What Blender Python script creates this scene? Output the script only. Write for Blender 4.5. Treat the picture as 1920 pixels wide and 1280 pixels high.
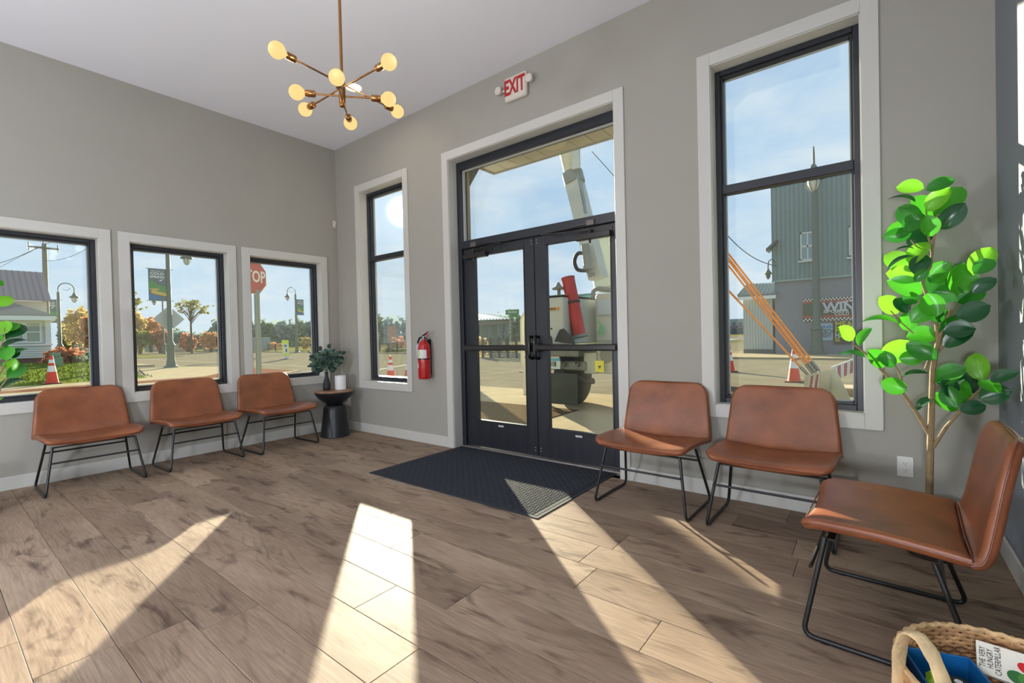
import bpy, math, random
import numpy as np
from mathutils import Vector, Matrix, Euler, noise
random.seed(7)
R = math.radians
PI = math.pi
SC = bpy.context.scene
COL = SC.collection
for o in list(bpy.data.objects):
    bpy.data.objects.remove(o)

# ------------------------------------------------------------------ camera
S = 1.22
CP = Vector((4.7925*S, -2.9616*S, S))
YAW, PIT, ROL, FPX = -0.6633, -0.0127, -0.0231, 873.258
CF = Vector((math.sin(YAW)*math.cos(PIT), math.cos(YAW)*math.cos(PIT), math.sin(PIT)))
r0 = Vector((math.cos(YAW), -math.sin(YAW), 0)); u0 = r0.cross(CF)
CR = r0*math.cos(ROL) + u0*math.sin(ROL)
CU = -r0*math.sin(ROL) + u0*math.cos(ROL)
cd = bpy.data.cameras.new('camera'); cam = bpy.data.objects.new('camera', cd); COL.objects.link(cam)
cd.sensor_width = 36; cd.lens = FPX*36/1920; cd.clip_start = 0.02; cd.clip_end = 2000
cam.matrix_world = Matrix(((CR.x, CU.x, -CF.x, CP.x), (CR.y, CU.y, -CF.y, CP.y), (CR.z, CU.z, -CF.z, CP.z), (0, 0, 0, 1)))
SC.camera = cam

# ------------------------------------------------------------------ view, sun, sky
SC.view_settings.view_transform = 'Standard'
SC.view_settings.look = 'None'
SC.view_settings.exposure = 0.0
SC.view_settings.gamma = 1.0
SC.view_settings.use_curve_mapping = False
SC.cycles.use_denoising = True
SC.cycles.max_bounces = 14
SC.cycles.diffuse_bounces = 7
SC.cycles.transparent_max_bounces = 24
SC.cycles.sample_clamp_indirect = 6
SC.cycles.caustics_reflective = False
SC.cycles.caustics_refractive = False
SUN_DIR = Vector((-0.74961895, 0.61096325, 0.25454929)).normalized()   # towards the sun
SUN_E = 20.0
SKY_K = 1.0
CAN_W = 2.0          # the recessed ceiling light
FILL_GLOBE_L = 165.0       # radiance of each globe lamp added behind the camera as fill
FILL_TORCH_W = 58.0       # each uplighter added behind the camera to brighten the ceiling
BULB_W = 2.4          # each chandelier bulb
sl = bpy.data.lights.new('sun', 'SUN'); so = bpy.data.objects.new('sun', sl); COL.objects.link(so)
sl.energy = SUN_E; sl.angle = R(0.55); sl.color = (1.0, 0.89, 0.69)
so.rotation_euler = SUN_DIR.to_track_quat('Z', 'Y').to_euler(); so.location = (-30, 25, 20)

w = bpy.data.worlds.new('sky'); SC.world = w; w.use_nodes = True
nt = w.node_tree; N = nt.nodes; L = nt.links
for n in list(N): N.remove(n)
def nd(t, **k):
    n = N.new(t)
    for a, b in k.items(): setattr(n, a, b)
    return n
out = nd('ShaderNodeOutputWorld'); bg = nd('ShaderNodeBackground'); L.new(bg.outputs[0], out.inputs[0])
tc = nd('ShaderNodeTexCoord'); sx = nd('ShaderNodeSeparateXYZ'); L.new(tc.outputs['Generated'], sx.inputs[0])
grad = nd('ShaderNodeValToRGB'); L.new(sx.outputs['Z'], grad.inputs[0])
e = grad.color_ramp.elements
e[0].position = 0.0; e[0].color = (0.70, 0.81, 0.94, 1)
e[1].position = 0.55; e[1].color = (0.38, 0.58, 0.87, 1)
m_ = e.new(0.12); m_.color = (0.57, 0.73, 0.93, 1)
# clouds: noise stretched towards the horizon
mz = nd('ShaderNodeMath', operation='ADD'); L.new(sx.outputs['Z'], mz.inputs[0]); mz.inputs[1].default_value = 0.16
dv = nd('ShaderNodeVectorMath', operation='DIVIDE'); cb = nd('ShaderNodeCombineXYZ')
for i in range(3): L.new(mz.outputs[0], cb.inputs[i])
L.new(tc.outputs['Generated'], dv.inputs[0]); L.new(cb.outputs[0], dv.inputs[1])
nz = nd('ShaderNodeTexNoise'); nz.inputs['Scale'].default_value = 1.7; nz.inputs['Detail'].default_value = 9; nz.inputs['Roughness'].default_value = 0.62
nz.inputs['Distortion'].default_value = 0.35
L.new(dv.outputs[0], nz.inputs['Vector'])
cr = nd('ShaderNodeValToRGB'); L.new(nz.outputs['Fac'], cr.inputs[0])
cr.color_ramp.elements[0].position = 0.42; cr.color_ramp.elements[0].color = (0, 0, 0, 1)
cr.color_ramp.elements[1].position = 0.72; cr.color_ramp.elements[1].color = (0.75, 0.75, 0.75, 1)
mx = nd('ShaderNodeMix', data_type='RGBA'); L.new(cr.outputs[0], mx.inputs[0]); L.new(grad.outputs[0], mx.inputs[6]); mx.inputs[7].default_value = (0.84, 0.88, 0.94, 1)
# the sun's disc and its aureole
dt = nd('ShaderNodeVectorMath', operation='DOT_PRODUCT'); L.new(tc.outputs['Generated'], dt.inputs[0]); dt.inputs[1].default_value = SUN_DIR
ac = nd('ShaderNodeMath', operation='ARCCOSINE'); L.new(dt.outputs['Value'], ac.inputs[0])
g1 = nd('ShaderNodeMapRange', interpolation_type='SMOOTHERSTEP'); L.new(ac.outputs[0], g1.inputs[0]); g1.inputs[1].default_value = R(2.2); g1.inputs[2].default_value = R(0.2); g1.inputs[3].default_value = 0; g1.inputs[4].default_value = 3.0
g2 = nd('ShaderNodeMapRange', interpolation_type='SMOOTHERSTEP'); L.new(ac.outputs[0], g2.inputs[0]); g2.inputs[1].default_value = R(9); g2.inputs[2].default_value = R(0); g2.inputs[3].default_value = 0; g2.inputs[4].default_value = 0.30
sm = nd('ShaderNodeMath', operation='ADD'); L.new(g1.outputs[0], sm.inputs[0]); L.new(g2.outputs[0], sm.inputs[1])
ad = nd('ShaderNodeMix', data_type='RGBA', blend_type='ADD'); ad.inputs[0].default_value = 1; L.new(mx.outputs[2], ad.inputs[6]); L.new(sm.outputs[0], ad.inputs[7])
L.new(ad.outputs[2], bg.inputs[0]); bg.inputs[1].default_value = SKY_K

# ------------------------------------------------------------------ helpers
def ray(u, v): return CF + CR*((u-960)/FPX) + CU*((640-v)/FPX)
def at(u, v, ax, c):                       # the point of the plane axis=c that the photograph shows at u,v
    d = ray(u, v); return CP + d*((c-CP[ax])/d[ax])
def atd(u, v, D): return CP + ray(u, v)*D  # the point at depth D
def s2l(c):
    return tuple((x/255/12.92 if x/255 <= .04045 else ((x/255+.055)/1.055)**2.4) for x in c) + (1,)

MATS = {}
def mat(name, rgb, rough=0.6, metal=0.0, var=0.0, scale=8.0, bump=0.0, bscale=60.0, emit=0, trans=0, coat=0, spec=None, stretch=None, lin=False):
    if name in MATS: return MATS[name]
    m = bpy.data.materials.new(name); m.use_nodes = True; t = m.node_tree; b = t.nodes['Principled BSDF']
    c = rgb if lin else s2l(rgb)
    b.inputs['Base Color'].default_value = c; b.inputs['Roughness'].default_value = rough; b.inputs['Metallic'].default_value = metal
    if spec is not None: b.inputs['Specular IOR Level'].default_value = spec
    if coat: b.inputs['Coat Weight'].default_value = coat; b.inputs['Coat Roughness'].default_value = .15
    co = None
    if var or bump:
        co = t.nodes.new('ShaderNodeTexCoord'); mp = t.nodes.new('ShaderNodeMapping'); t.links.new(co.outputs['Object'], mp.inputs[0])
        if stretch: mp.inputs['Scale'].default_value = stretch
    if var:
        n = t.nodes.new('ShaderNodeTexNoise'); n.inputs['Scale'].default_value = scale; n.inputs['Detail'].default_value = 6
        t.links.new(mp.outputs[0], n.inputs['Vector'])
        r = t.nodes.new('ShaderNodeValToRGB'); t.links.new(n.outputs['Fac'], r.inputs[0])
        r.color_ramp.elements[0].position = .3; r.color_ramp.elements[1].position = .7
        r.color_ramp.elements[0].color = tuple(x*(1-var) for x in c[:3])+(1,)
        r.color_ramp.elements[1].color = tuple(min(1, x*(1+var)) for x in c[:3])+(1,)
        t.links.new(r.outputs[0], b.inputs['Base Color'])
    if bump:
        n2 = t.nodes.new('ShaderNodeTexNoise'); n2.inputs['Scale'].default_value = bscale; n2.inputs['Detail'].default_value = 4
        t.links.new(mp.outputs[0], n2.inputs['Vector'])
        bp = t.nodes.new('ShaderNodeBump'); bp.inputs['Strength'].default_value = bump; bp.inputs['Distance'].default_value = .01
        t.links.new(n2.outputs['Fac'], bp.inputs['Height']); t.links.new(bp.outputs[0], b.inputs['Normal'])
    if emit:
        b.inputs['Emission Color'].default_value = c; b.inputs['Emission Strength'].default_value = emit
    if trans:                                # thin leaf: some light passes through
        o = t.nodes['Material Output']; tr = t.nodes.new('ShaderNodeBsdfTranslucent'); mi = t.nodes.new('ShaderNodeMixShader')
        tr.inputs[0].default_value = tuple(min(1, x*1.7) for x in c[:3])+(1,); mi.inputs[0].default_value = trans
        t.links.new(b.outputs[0], mi.inputs[1]); t.links.new(tr.outputs[0], mi.inputs[2]); t.links.new(mi.outputs[0], o.inputs[0])
    MATS[name] = m; return m

def glass_mat(name, tint=(.95, .975, .955), refl=.14):
    m = bpy.data.materials.new(name); m.use_nodes = True; t = m.node_tree
    for n in list(t.nodes): t.nodes.remove(n)
    o = t.nodes.new('ShaderNodeOutputMaterial'); tr = t.nodes.new('ShaderNodeBsdfTransparent'); gl = t.nodes.new('ShaderNodeBsdfGlossy')
    tr.inputs[0].default_value = tint + (1,); gl.inputs['Roughness'].default_value = .02
    fr = t.nodes.new('ShaderNodeFresnel'); fr.inputs[0].default_value = 1.45
    ml = t.nodes.new('ShaderNodeMath'); ml.operation = 'MULTIPLY'; ml.inputs[1].default_value = refl
    mi = t.nodes.new('ShaderNodeMixShader'); t.links.new(fr.outputs[0], ml.inputs[0])
    du = t.nodes.new('ShaderNodeBsdfTranslucent'); du.inputs[0].default_value = (.9, .95, .86, 1); m2 = t.nodes.new('ShaderNodeMixShader'); m2.inputs[0].default_value = .010; t.links.new(ml.outputs[0], mi.inputs[0])
    t.links.new(tr.outputs[0], m2.inputs[1]); t.links.new(du.outputs[0], m2.inputs[2]); t.links.new(m2.outputs[0], mi.inputs[1]); t.links.new(gl.outputs[0], mi.inputs[2]); t.links.new(mi.outputs[0], o.inputs[0])
    return m

class MB:
    def __init__(s): s.v = []; s.f = []; s.m = []; s.cur = 0
    def add(s, vs, fs):
        b = len(s.v); s.v += [tuple(x) for x in vs]; s.f += [tuple(i+b for i in f) for f in fs]; s.m += [s.cur]*len(fs); return s
    def box(s, a, b, bev=0.0):
        x0, x1 = sorted((a[0], b[0])); y0, y1 = sorted((a[1], b[1])); z0, z1 = sorted((a[2], b[2]))
        if bev <= 0:
            return s.add([(x0, y0, z0), (x1, y0, z0), (x1, y1, z0), (x0, y1, z0), (x0, y0, z1), (x1, y0, z1), (x1, y1, z1), (x0, y1, z1)],
                         [(0, 3, 2, 1), (4, 5, 6, 7), (0, 1, 5, 4), (1, 2, 6, 5), (2, 3, 7, 6), (3, 0, 4, 7)])
        e = min(bev, (x1-x0)/2.01, (y1-y0)/2.01, (z1-z0)/2.01); vs = []; idx = {}
        for i, (X, dx) in enumerate(((x0, e), (x1, -e))):
            for j, (Y, dy) in enumerate(((y0, e), (y1, -e))):
                for k, (Z, dz) in enumerate(((z0, e), (z1, -e))):
                    idx[i, j, k] = len(vs); vs += [(X, Y+dy, Z+dz), (X+dx, Y, Z+dz), (X+dx, Y+dy, Z)]
        fs = []
        q = [(0, 0), (1, 0), (1, 1), (0, 1)]
        for i in (0, 1):
            f = [idx[i, a, b] for a, b in q]; fs.append(f if i else f[::-1])
            f = [idx[a, i, b]+1 for a, b in q]; fs.append(f[::-1] if i else f)
            f = [idx[a, b, i]+2 for a, b in q]; fs.append(f if i else f[::-1])
        for i in (0, 1):
            for j in (0, 1):
                fs.append((idx[i, j, 0], idx[i, j, 1], idx[i, j, 1]+1, idx[i, j, 0]+1))
                fs.append((idx[i, 0, j], idx[i, 1, j], idx[i, 1, j]+2, idx[i, 0, j]+2))
                fs.append((idx[0, i, j]+1, idx[1, i, j]+1, idx[1, i, j]+2, idx[0, i, j]+2))
                for k in (0, 1): fs.append((idx[i, j, k], idx[i, j, k]+1, idx[i, j, k]+2))
        return s.add(vs, fs)
    def tube(s, pts, r, n=8, cap=True, closed=False):
        pts = [Vector(p) for p in pts]; k = len(pts); rs = r if isinstance(r, (list, tuple)) else [r]*k
        vs = []; up = None
        for i, p in enumerate(pts):
            if closed: d = pts[(i+1) % k]-pts[i-1]
            else: d = pts[min(i+1, k-1)]-pts[max(i-1, 0)]
            d = d.normalized()
            if up is None: up = d.orthogonal().normalized()
            else:
                up = (up-d*up.dot(d)); up = up.normalized() if up.length > 1e-6 else d.orthogonal().normalized()
            w_ = d.cross(up)
            for j in range(n):
                a = 2*PI*j/n; vs.append(p+(up*math.cos(a)+w_*math.sin(a))*rs[i])
        fs = []
        for i in range(k if closed else k-1):
            for j in range(n):
                a = i*n+j; b = i*n+(j+1) % n; c = ((i+1) % k)*n+(j+1) % n; d_ = ((i+1) % k)*n+j; fs.append((a, b, c, d_))
        if cap and not closed:
            fs.append(tuple(range(n))[::-1]); fs.append(tuple((k-1)*n+j for j in range(n)))
        return s.add(vs, fs)
    def lathe(s, prof, c=(0, 0, 0), n=28, axis='z', M=None):
        vs = []; c = Vector(c)
        for r_, z in prof:
            for j in range(n):
                a = 2*PI*j/n; p = Vector((r_*math.cos(a), r_*math.sin(a), z))
                if axis == 'y': p = Vector((p.x, p.z, p.y))
                if axis == 'x': p = Vector((p.z, p.x, p.y))
                if M is not None: p = M @ p
                vs.append(p+c)
        fs = []
        for i in range(len(prof)-1):
            for j in range(n): fs.append((i*n+j, i*n+(j+1) % n, (i+1)*n+(j+1) % n, (i+1)*n+j))
        if prof[0][0] > 1e-6: fs.append(tuple(range(n))[::-1])
        if prof[-1][0] > 1e-6: fs.append(tuple((len(prof)-1)*n+j for j in range(n)))
        return s.add(vs, fs)
    def prism(s, poly, d):                    # poly: 3-D outline, d: extrusion vector
        d = Vector(d); p = [Vector(q) for q in poly]; n = len(p)
        fs = [tuple(range(n))[::-1], tuple(range(n, 2*n))]+[(i, (i+1) % n, n+(i+1) % n, n+i) for i in range(n)]
        return s.add(p+[q+d for q in p], fs)
    def sphere(s, c, r, n=14, m=9, sc=(1, 1, 1)):
        prof = [(max(1e-7, math.sin(PI*i/m)), -math.cos(PI*i/m)) for i in range(m+1)]
        return s.lathe(prof, c, n, M=Matrix.Diagonal((r*sc[0], r*sc[1], r*sc[2])))
    def build(s, name, ms, parent=None, smooth=False, world=True, kind=None, label=None):
        me = bpy.data.meshes.new(name)
        vs = s.v
        if parent is not None and world:
            inv = wm(parent).inverted(); vs = [inv @ Vector(p) for p in vs]
        me.from_pydata([tuple(p) for p in vs], [], s.f)
        if not isinstance(ms, (list, tuple)): ms = [ms]
        for m in ms: me.materials.append(m)
        if len(ms) > 1: me.polygons.foreach_set('material_index', s.m)
        if smooth:
            me.polygons.foreach_set('use_smooth', [True]*len(me.polygons))
            try: me.set_sharp_from_angle(angle=R(38))
            except Exception: pass
        me.update()
        o = bpy.data.objects.new(name, me); COL.objects.link(o)
        if parent is not None: o.parent = parent
        if kind: o['kind'] = kind
        if label: o['label'] = label
        return o

def wm(o):
    m = Matrix.LocRotScale(o.location, o.rotation_euler, o.scale)
    return wm(o.parent) @ m if o.parent else m
def tag(o, label, cat, group=None, kind=None):
    o['label'] = label; o['category'] = cat
    if group: o['group'] = group
    if kind: o['kind'] = kind
    return o
def thing(name, label, cat, loc=(0, 0, 0), rz=0, group=None):
    o = bpy.data.objects.new(name, None); COL.objects.link(o); o.location = loc; o.rotation_euler = (0, 0, rz)
    o.empty_display_size = .05
    return tag(o, label, cat, group)
def struct(name, bm, ms, parent=None, smooth=False):
    o = bm.build(name, ms, parent, smooth, kind=None if parent else 'structure'); return o
def sroot(name, loc=(0, 0, 0), label=None):
    o = bpy.data.objects.new(name, None); COL.objects.link(o); o.location = loc; o['kind'] = 'structure'
    if label: o['label'] = label
    return o
def kids(o): return [c for c in COL.objects if c.parent is o]
def dup(root, loc, rz, label, group=None, sc=None):
    def cp(o, par):
        c = o.copy(); COL.objects.link(c)
        if par: c.parent = par
        for k in kids(o): cp(k, c)
        return c
    r_ = cp(root, None); r_.location = loc; r_.rotation_euler = (0, 0, rz); r_['label'] = label
    if group: r_['group'] = group
    if sc: r_.scale = sc
    return r_
def text(name, s, size, origin, right, up, m, parent=None, ext=.001, align='CENTER', sx=1.0, off=0):
    cu = bpy.data.curves.new('t', 'FONT'); cu.body = s; cu.size = size; cu.extrude = ext; cu.align_x = align; cu.align_y = 'CENTER'
    cu.resolution_u = 2; cu.offset = off
    ob = bpy.data.objects.new('t', cu); COL.objects.link(ob)
    dg = bpy.context.evaluated_depsgraph_get(); me = bpy.data.meshes.new_from_object(ob.evaluated_get(dg))
    bpy.data.objects.remove(ob)
    r_ = Vector(right).normalized(); u_ = Vector(up); u_ = (u_-r_*u_.dot(r_)).normalized(); n_ = r_.cross(u_)
    M = Matrix(((r_.x*sx, u_.x, n_.x, origin[0]), (r_.y*sx, u_.y, n_.y, origin[1]), (r_.z*sx, u_.z, n_.z, origin[2]), (0, 0, 0, 1)))
    if parent is not None: M = wm(parent).inverted() @ M
    me.transform(M); me.materials.clear(); me.materials.append(m)
    o = bpy.data.objects.new(name, me); COL.objects.link(o)
    if parent is not None: o.parent = parent
    return o
def arc(c, r, a0, a1, n, ax1, ax2):
    c = Vector(c); ax1 = Vector(ax1); ax2 = Vector(ax2)
    return [c+ax1*(r*math.cos(a0+(a1-a0)*i/n))+ax2*(r*math.sin(a0+(a1-a0)*i/n)) for i in range(n+1)]
def rounded(pts, r, n=4):                     # a polyline with rounded corners
    pts = [Vector(p) for p in pts]; out = [pts[0]]
    for i in range(1, len(pts)-1):
        a, b, c = pts[i-1], pts[i], pts[i+1]; d1 = (a-b); d2 = (c-b)
        k = min(r, d1.length*.45, d2.length*.45); p = b+d1.normalized()*k; q = b+d2.normalized()*k
        for j in range(n+1):
            t = j/n; out.append(p*(1-t)**2+b*(2*t*(1-t))+q*t*t)
    out.append(pts[-1]); return out

# ------------------------------------------------------------------ room materials
WALL = mat('wall_paint', (161, 158, 149), .75, var=.02, scale=2, bump=.08, bscale=220)
SLATE = mat('slate_wall_paint', (128, 134, 142), .75, bump=.12, bscale=220)
CEIL = mat('ceiling_paint', (228, 229, 236), .9, bump=.05, bscale=200)
TRIM = mat('white_trim_paint', (198, 197, 191), .42)
BLK = mat('black_frame_metal', (30, 34, 42), .38, spec=.6)
GLASS = glass_mat('window_glass')

def floor_mat():
    m = bpy.data.materials.new('oak_plank_floor'); m.use_nodes = True; t = m.node_tree; b = t.nodes['Principled BSDF']; n_ = t.nodes.new; l = t.links.new
    co = n_('ShaderNodeTexCoord'); oi = n_('ShaderNodeObjectInfo')
    mul = n_('ShaderNodeMath'); mul.operation = 'MULTIPLY'; mul.inputs[1].default_value = 61.7; l(oi.outputs['Random'], mul.inputs[0])
    cb_ = n_('ShaderNodeCombineXYZ')
    for i in (0, 1, 2): l(mul.outputs[0], cb_.inputs[i])
    va = n_('ShaderNodeVectorMath'); va.operation = 'ADD'; l(co.outputs['Object'], va.inputs[0]); l(cb_.outputs[0], va.inputs[1])
    def mapped(sc):
        q = n_('ShaderNodeMapping'); q.inputs['Scale'].default_value = sc; l(va.outputs[0], q.inputs[0]); return q
    # cathedral grain: rings of a low-frequency field, stretched along the plank
    m1 = mapped((.42, 2.2, 1)); f1 = n_('ShaderNodeTexNoise'); f1.inputs['Scale'].default_value = 1.5; f1.inputs['Detail'].default_value = 2.0; f1.inputs['Distortion'].default_value = .5; l(m1.outputs[0], f1.inputs['Vector'])
    k = n_('ShaderNodeMath'); k.operation = 'MULTIPLY'; k.inputs[1].default_value = 95; l(f1.outputs['Fac'], k.inputs[0])
    sn = n_('ShaderNodeMath'); sn.operation = 'SINE'; l(k.outputs[0], sn.inputs[0])
    mr = n_('ShaderNodeMapRange'); l(sn.outputs[0], mr.inputs[0]); mr.inputs[1].default_value = .45; mr.inputs[2].default_value = 1; mr.inputs[3].default_value = 0; mr.inputs[4].default_value = 1
    # fine pores
    m2 = mapped((3, 60, 1)); f2 = n_('ShaderNodeTexNoise'); f2.inputs['Scale'].default_value = 2.5; f2.inputs['Detail'].default_value = 5; l(m2.outputs[0], f2.inputs['Vector'])
    # broad colour drift and dark smudges round knots
    m3 = mapped((.9, 2.6, 1)); f3 = n_('ShaderNodeTexNoise'); f3.inputs['Scale'].default_value = 1.1; f3.inputs['Detail'].default_value = 3; l(m3.outputs[0], f3.inputs['Vector'])
    r3 = n_('ShaderNodeValToRGB'); l(f3.outputs['Fac'], r3.inputs[0])
    r3.color_ramp.elements[0].position = .25; r3.color_ramp.elements[0].color = FL[0]
    r3.color_ramp.elements[1].position = .75; r3.color_ramp.elements[1].color = FL[2]
    z = r3.color_ramp.elements.new(.5); z.color = FL[1]
    m4 = mapped((1.5, 5.5, 1)); f4 = n_('ShaderNodeTexNoise'); f4.inputs['Scale'].default_value = 1.6; f4.inputs['Detail'].default_value = 4; f4.inputs['Distortion'].default_value = 1.0; l(m4.outputs[0], f4.inputs['Vector'])
    r4 = n_('ShaderNodeMapRange'); l(f4.outputs['Fac'], r4.inputs[0]); r4.inputs[1].default_value = .56; r4.inputs[2].default_value = .70; r4.inputs[3].default_value = 0; r4.inputs[4].default_value = .72
    x1 = n_('ShaderNodeMix'); x1.data_type = 'RGBA'; x1.blend_type = 'MIX'; l(r4.outputs[0], x1.inputs[0]); l(r3.outputs[0], x1.inputs[6]); x1.inputs[7].default_value = FL[3]
    gm = n_('ShaderNodeMath'); gm.operation = 'MULTIPLY'; gs = n_('ShaderNodeMapRange'); l(f4.outputs['Fac'], gs.inputs[0]); gs.inputs[1].default_value = .42; gs.inputs[2].default_value = .64; gs.inputs[3].default_value = .06; gs.inputs[4].default_value = .42; l(gs.outputs[0], gm.inputs[1]); l(mr.outputs[0], gm.inputs[0])
    x2 = n_('ShaderNodeMix'); x2.data_type = 'RGBA'; l(gm.outputs[0], x2.inputs[0]); l(x1.outputs[2], x2.inputs[6]); x2.inputs[7].default_value = FL[3]
    pm = n_('ShaderNodeMapRange'); l(f2.outputs['Fac'], pm.inputs[0]); pm.inputs[1].default_value = .35; pm.inputs[2].default_value = .65; pm.inputs[3].default_value = .82; pm.inputs[4].default_value = 1.1
    x3 = n_('ShaderNodeMix'); x3.data_type = 'RGBA'; x3.blend_type = 'MULTIPLY'; x3.inputs[0].default_value = 1; l(x2.outputs[2], x3.inputs[6]); l(pm.outputs[0], x3.inputs[7])
    pr_ = n_('ShaderNodeMapRange'); l(oi.outputs['Random'], pr_.inputs[0]); pr_.inputs[3].default_value = .88; pr_.inputs[4].default_value = 1.12
    x4 = n_('ShaderNodeMix'); x4.data_type = 'RGBA'; x4.blend_type = 'MULTIPLY'; x4.inputs[0].default_value = 1; l(x3.outputs[2], x4.inputs[6]); l(pr_.outputs[0], x4.inputs[7])
    l(x4.outputs[2], b.inputs['Base Color']); b.inputs['Roughness'].default_value = .60; b.inputs['Specular IOR Level'].default_value = .14
    bp = n_('ShaderNodeBump'); bp.inputs['Strength'].default_value = .22; bp.inputs['Distance'].default_value = .004; l(x2.outputs[2], bp.inputs['Height']); l(bp.outputs[0], b.inputs['Normal'])
    return m
FL = [(.22, .150, .105, 1), (.31, .222, .158, 1), (.40, .30, .215, 1), (.095, .058, .042, 1)]
FLOORM = floor_mat()

# ------------------------------------------------------------------ shell
RX, RY, RH = 6.37, -8.6, 3.823
WT = 0.24
def wall_holes(mb, u0, u1, z0, z1, holes, f):
    us = sorted({u0, u1}|{h[0] for h in holes}|{h[1] for h in holes}); zs = sorted({z0, z1}|{h[2] for h in holes}|{h[3] for h in holes})
    for a, b in zip(us, us[1:]):
        run = None
        for c, d in zip(zs, zs[1:]):
            mu, mz_ = (a+b)/2, (c+d)/2
            solid = not any(h[0] < mu < h[1] and h[2] < mz_ < h[3] for h in holes)
            if solid:
                run = (run[0], d) if run else (c, d)
            if (not solid or d == zs[-1]) and run: mb.box(*f(a, b, run[0], run[1])); run = None
FW = [(.545, 1.43, .668, 3.136), (2.194, 4.15, -.06, 3.143), (4.912, 5.789, .679, 3.149)]   # openings in the front wall
LW = [(-3.50, -2.517, .735, 2.243), (-2.281, -1.393, .735, 2.243), (-1.151, -.257, .735, 2.243)]   # openings in the left wall (as y0,y1)
mb = MB(); wall_holes(mb, 0, RX, -.1, RH, FW, lambda a, b, c, d: ((a, 0, c), (b, WT, d))); struct('wall_front', mb, WALL)
mb = MB(); wall_holes(mb, RY, WT, -.1, RH, LW, lambda a, b, c, d: ((-WT, a, c), (0, b, d))); struct('wall_left', mb, WALL)
struct('wall_right', MB().box((RX, RY, -.1), (RX+.2, WT, RH)), SLATE)
struct('wall_back', MB().box((-WT, RY-.2, -.1), (RX+.2, RY, RH)), WALL)
struct('ceiling', MB().box((-WT, RY-.2, RH), (RX+.2, WT, RH+.2)), CEIL)
fl = sroot('floor', (0, 0, 0))
MB().box((0, RY, -.1), (RX, 0, -.012)).build('subfloor', mat('subfloor_dark', (60, 45, 35), .9), fl)
# planks: 24 cm boards running along x, joints as in the photograph
rnd = random.Random(3)
known = {-1.46: 4.69, -1.70: 5.12, -2.18: 3.97, -2.42: 4.42, -2.66: 3.58}
PW, PL = .24, 1.52
i = 0; y1 = -1.46+PW*6
rows = []
yy = 0.0; first = -1.46+PW*6   # -0.02
ys = [0.0]+[-.02-PW*k for k in range(0, 40)]
for ya, yb in zip(ys, ys[1:]):
    if yb < RY: break
    key = [k for k in known if abs(k-ya) < .03]
    x0 = known[key[0]] if key else rnd.uniform(0, PL)
    x0 = x0 % PL-PL
    far = ya < -5.0
    x = x0
    while x < RX:
        a, b = max(x, 0.0), min(x+PL, RX); x += PL
        if b-a < .02: continue
        g = .0009; c = .0016
        a_, b_, p, q = a+g, b-g, yb+g, ya-g
        if q-p < .008: continue
        cx, cy = (a_+b_)/2, (p+q)/2
        bm = MB().add([(a_, p, -.012), (b_, p, -.012), (b_, q, -.012), (a_, q, -.012), (a_, p, -c), (b_, p, -c), (b_, q, -c), (a_, q, -c),
                       (a_+c, p+c, 0), (b_-c, p+c, 0), (b_-c, q-c, 0), (a_+c, q-c, 0)],
                      [(0, 1, 5, 4), (1, 2, 6, 5), (2, 3, 7, 6), (3, 0, 4, 7), (4, 5, 9, 8), (5, 6, 10, 9), (6, 7, 11, 10), (7, 4, 8, 11), (8, 9, 10, 11)])
        bm.build('plank', FLOORM, fl)
# baseboards
BBH, BBT = .115, .014
def base(n, a, b): struct(n, MB().box(a, b, .004), TRIM)
mb = MB(); [mb.box((x0, -BBT, 0), (x1, 0, BBH), .003) for x0, x1 in ((0, 2.104), (4.24, RX))]; struct('baseboard_front', mb, TRIM)
base('baseboard_left', (0, RY, 0), (BBT, 0, BBH)); base('baseboard_right', (RX-BBT, RY, 0), (RX, -BBT, BBH)); base('baseboard_back', (0, RY, 0), (RX, RY+BBT, BBH))

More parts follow.
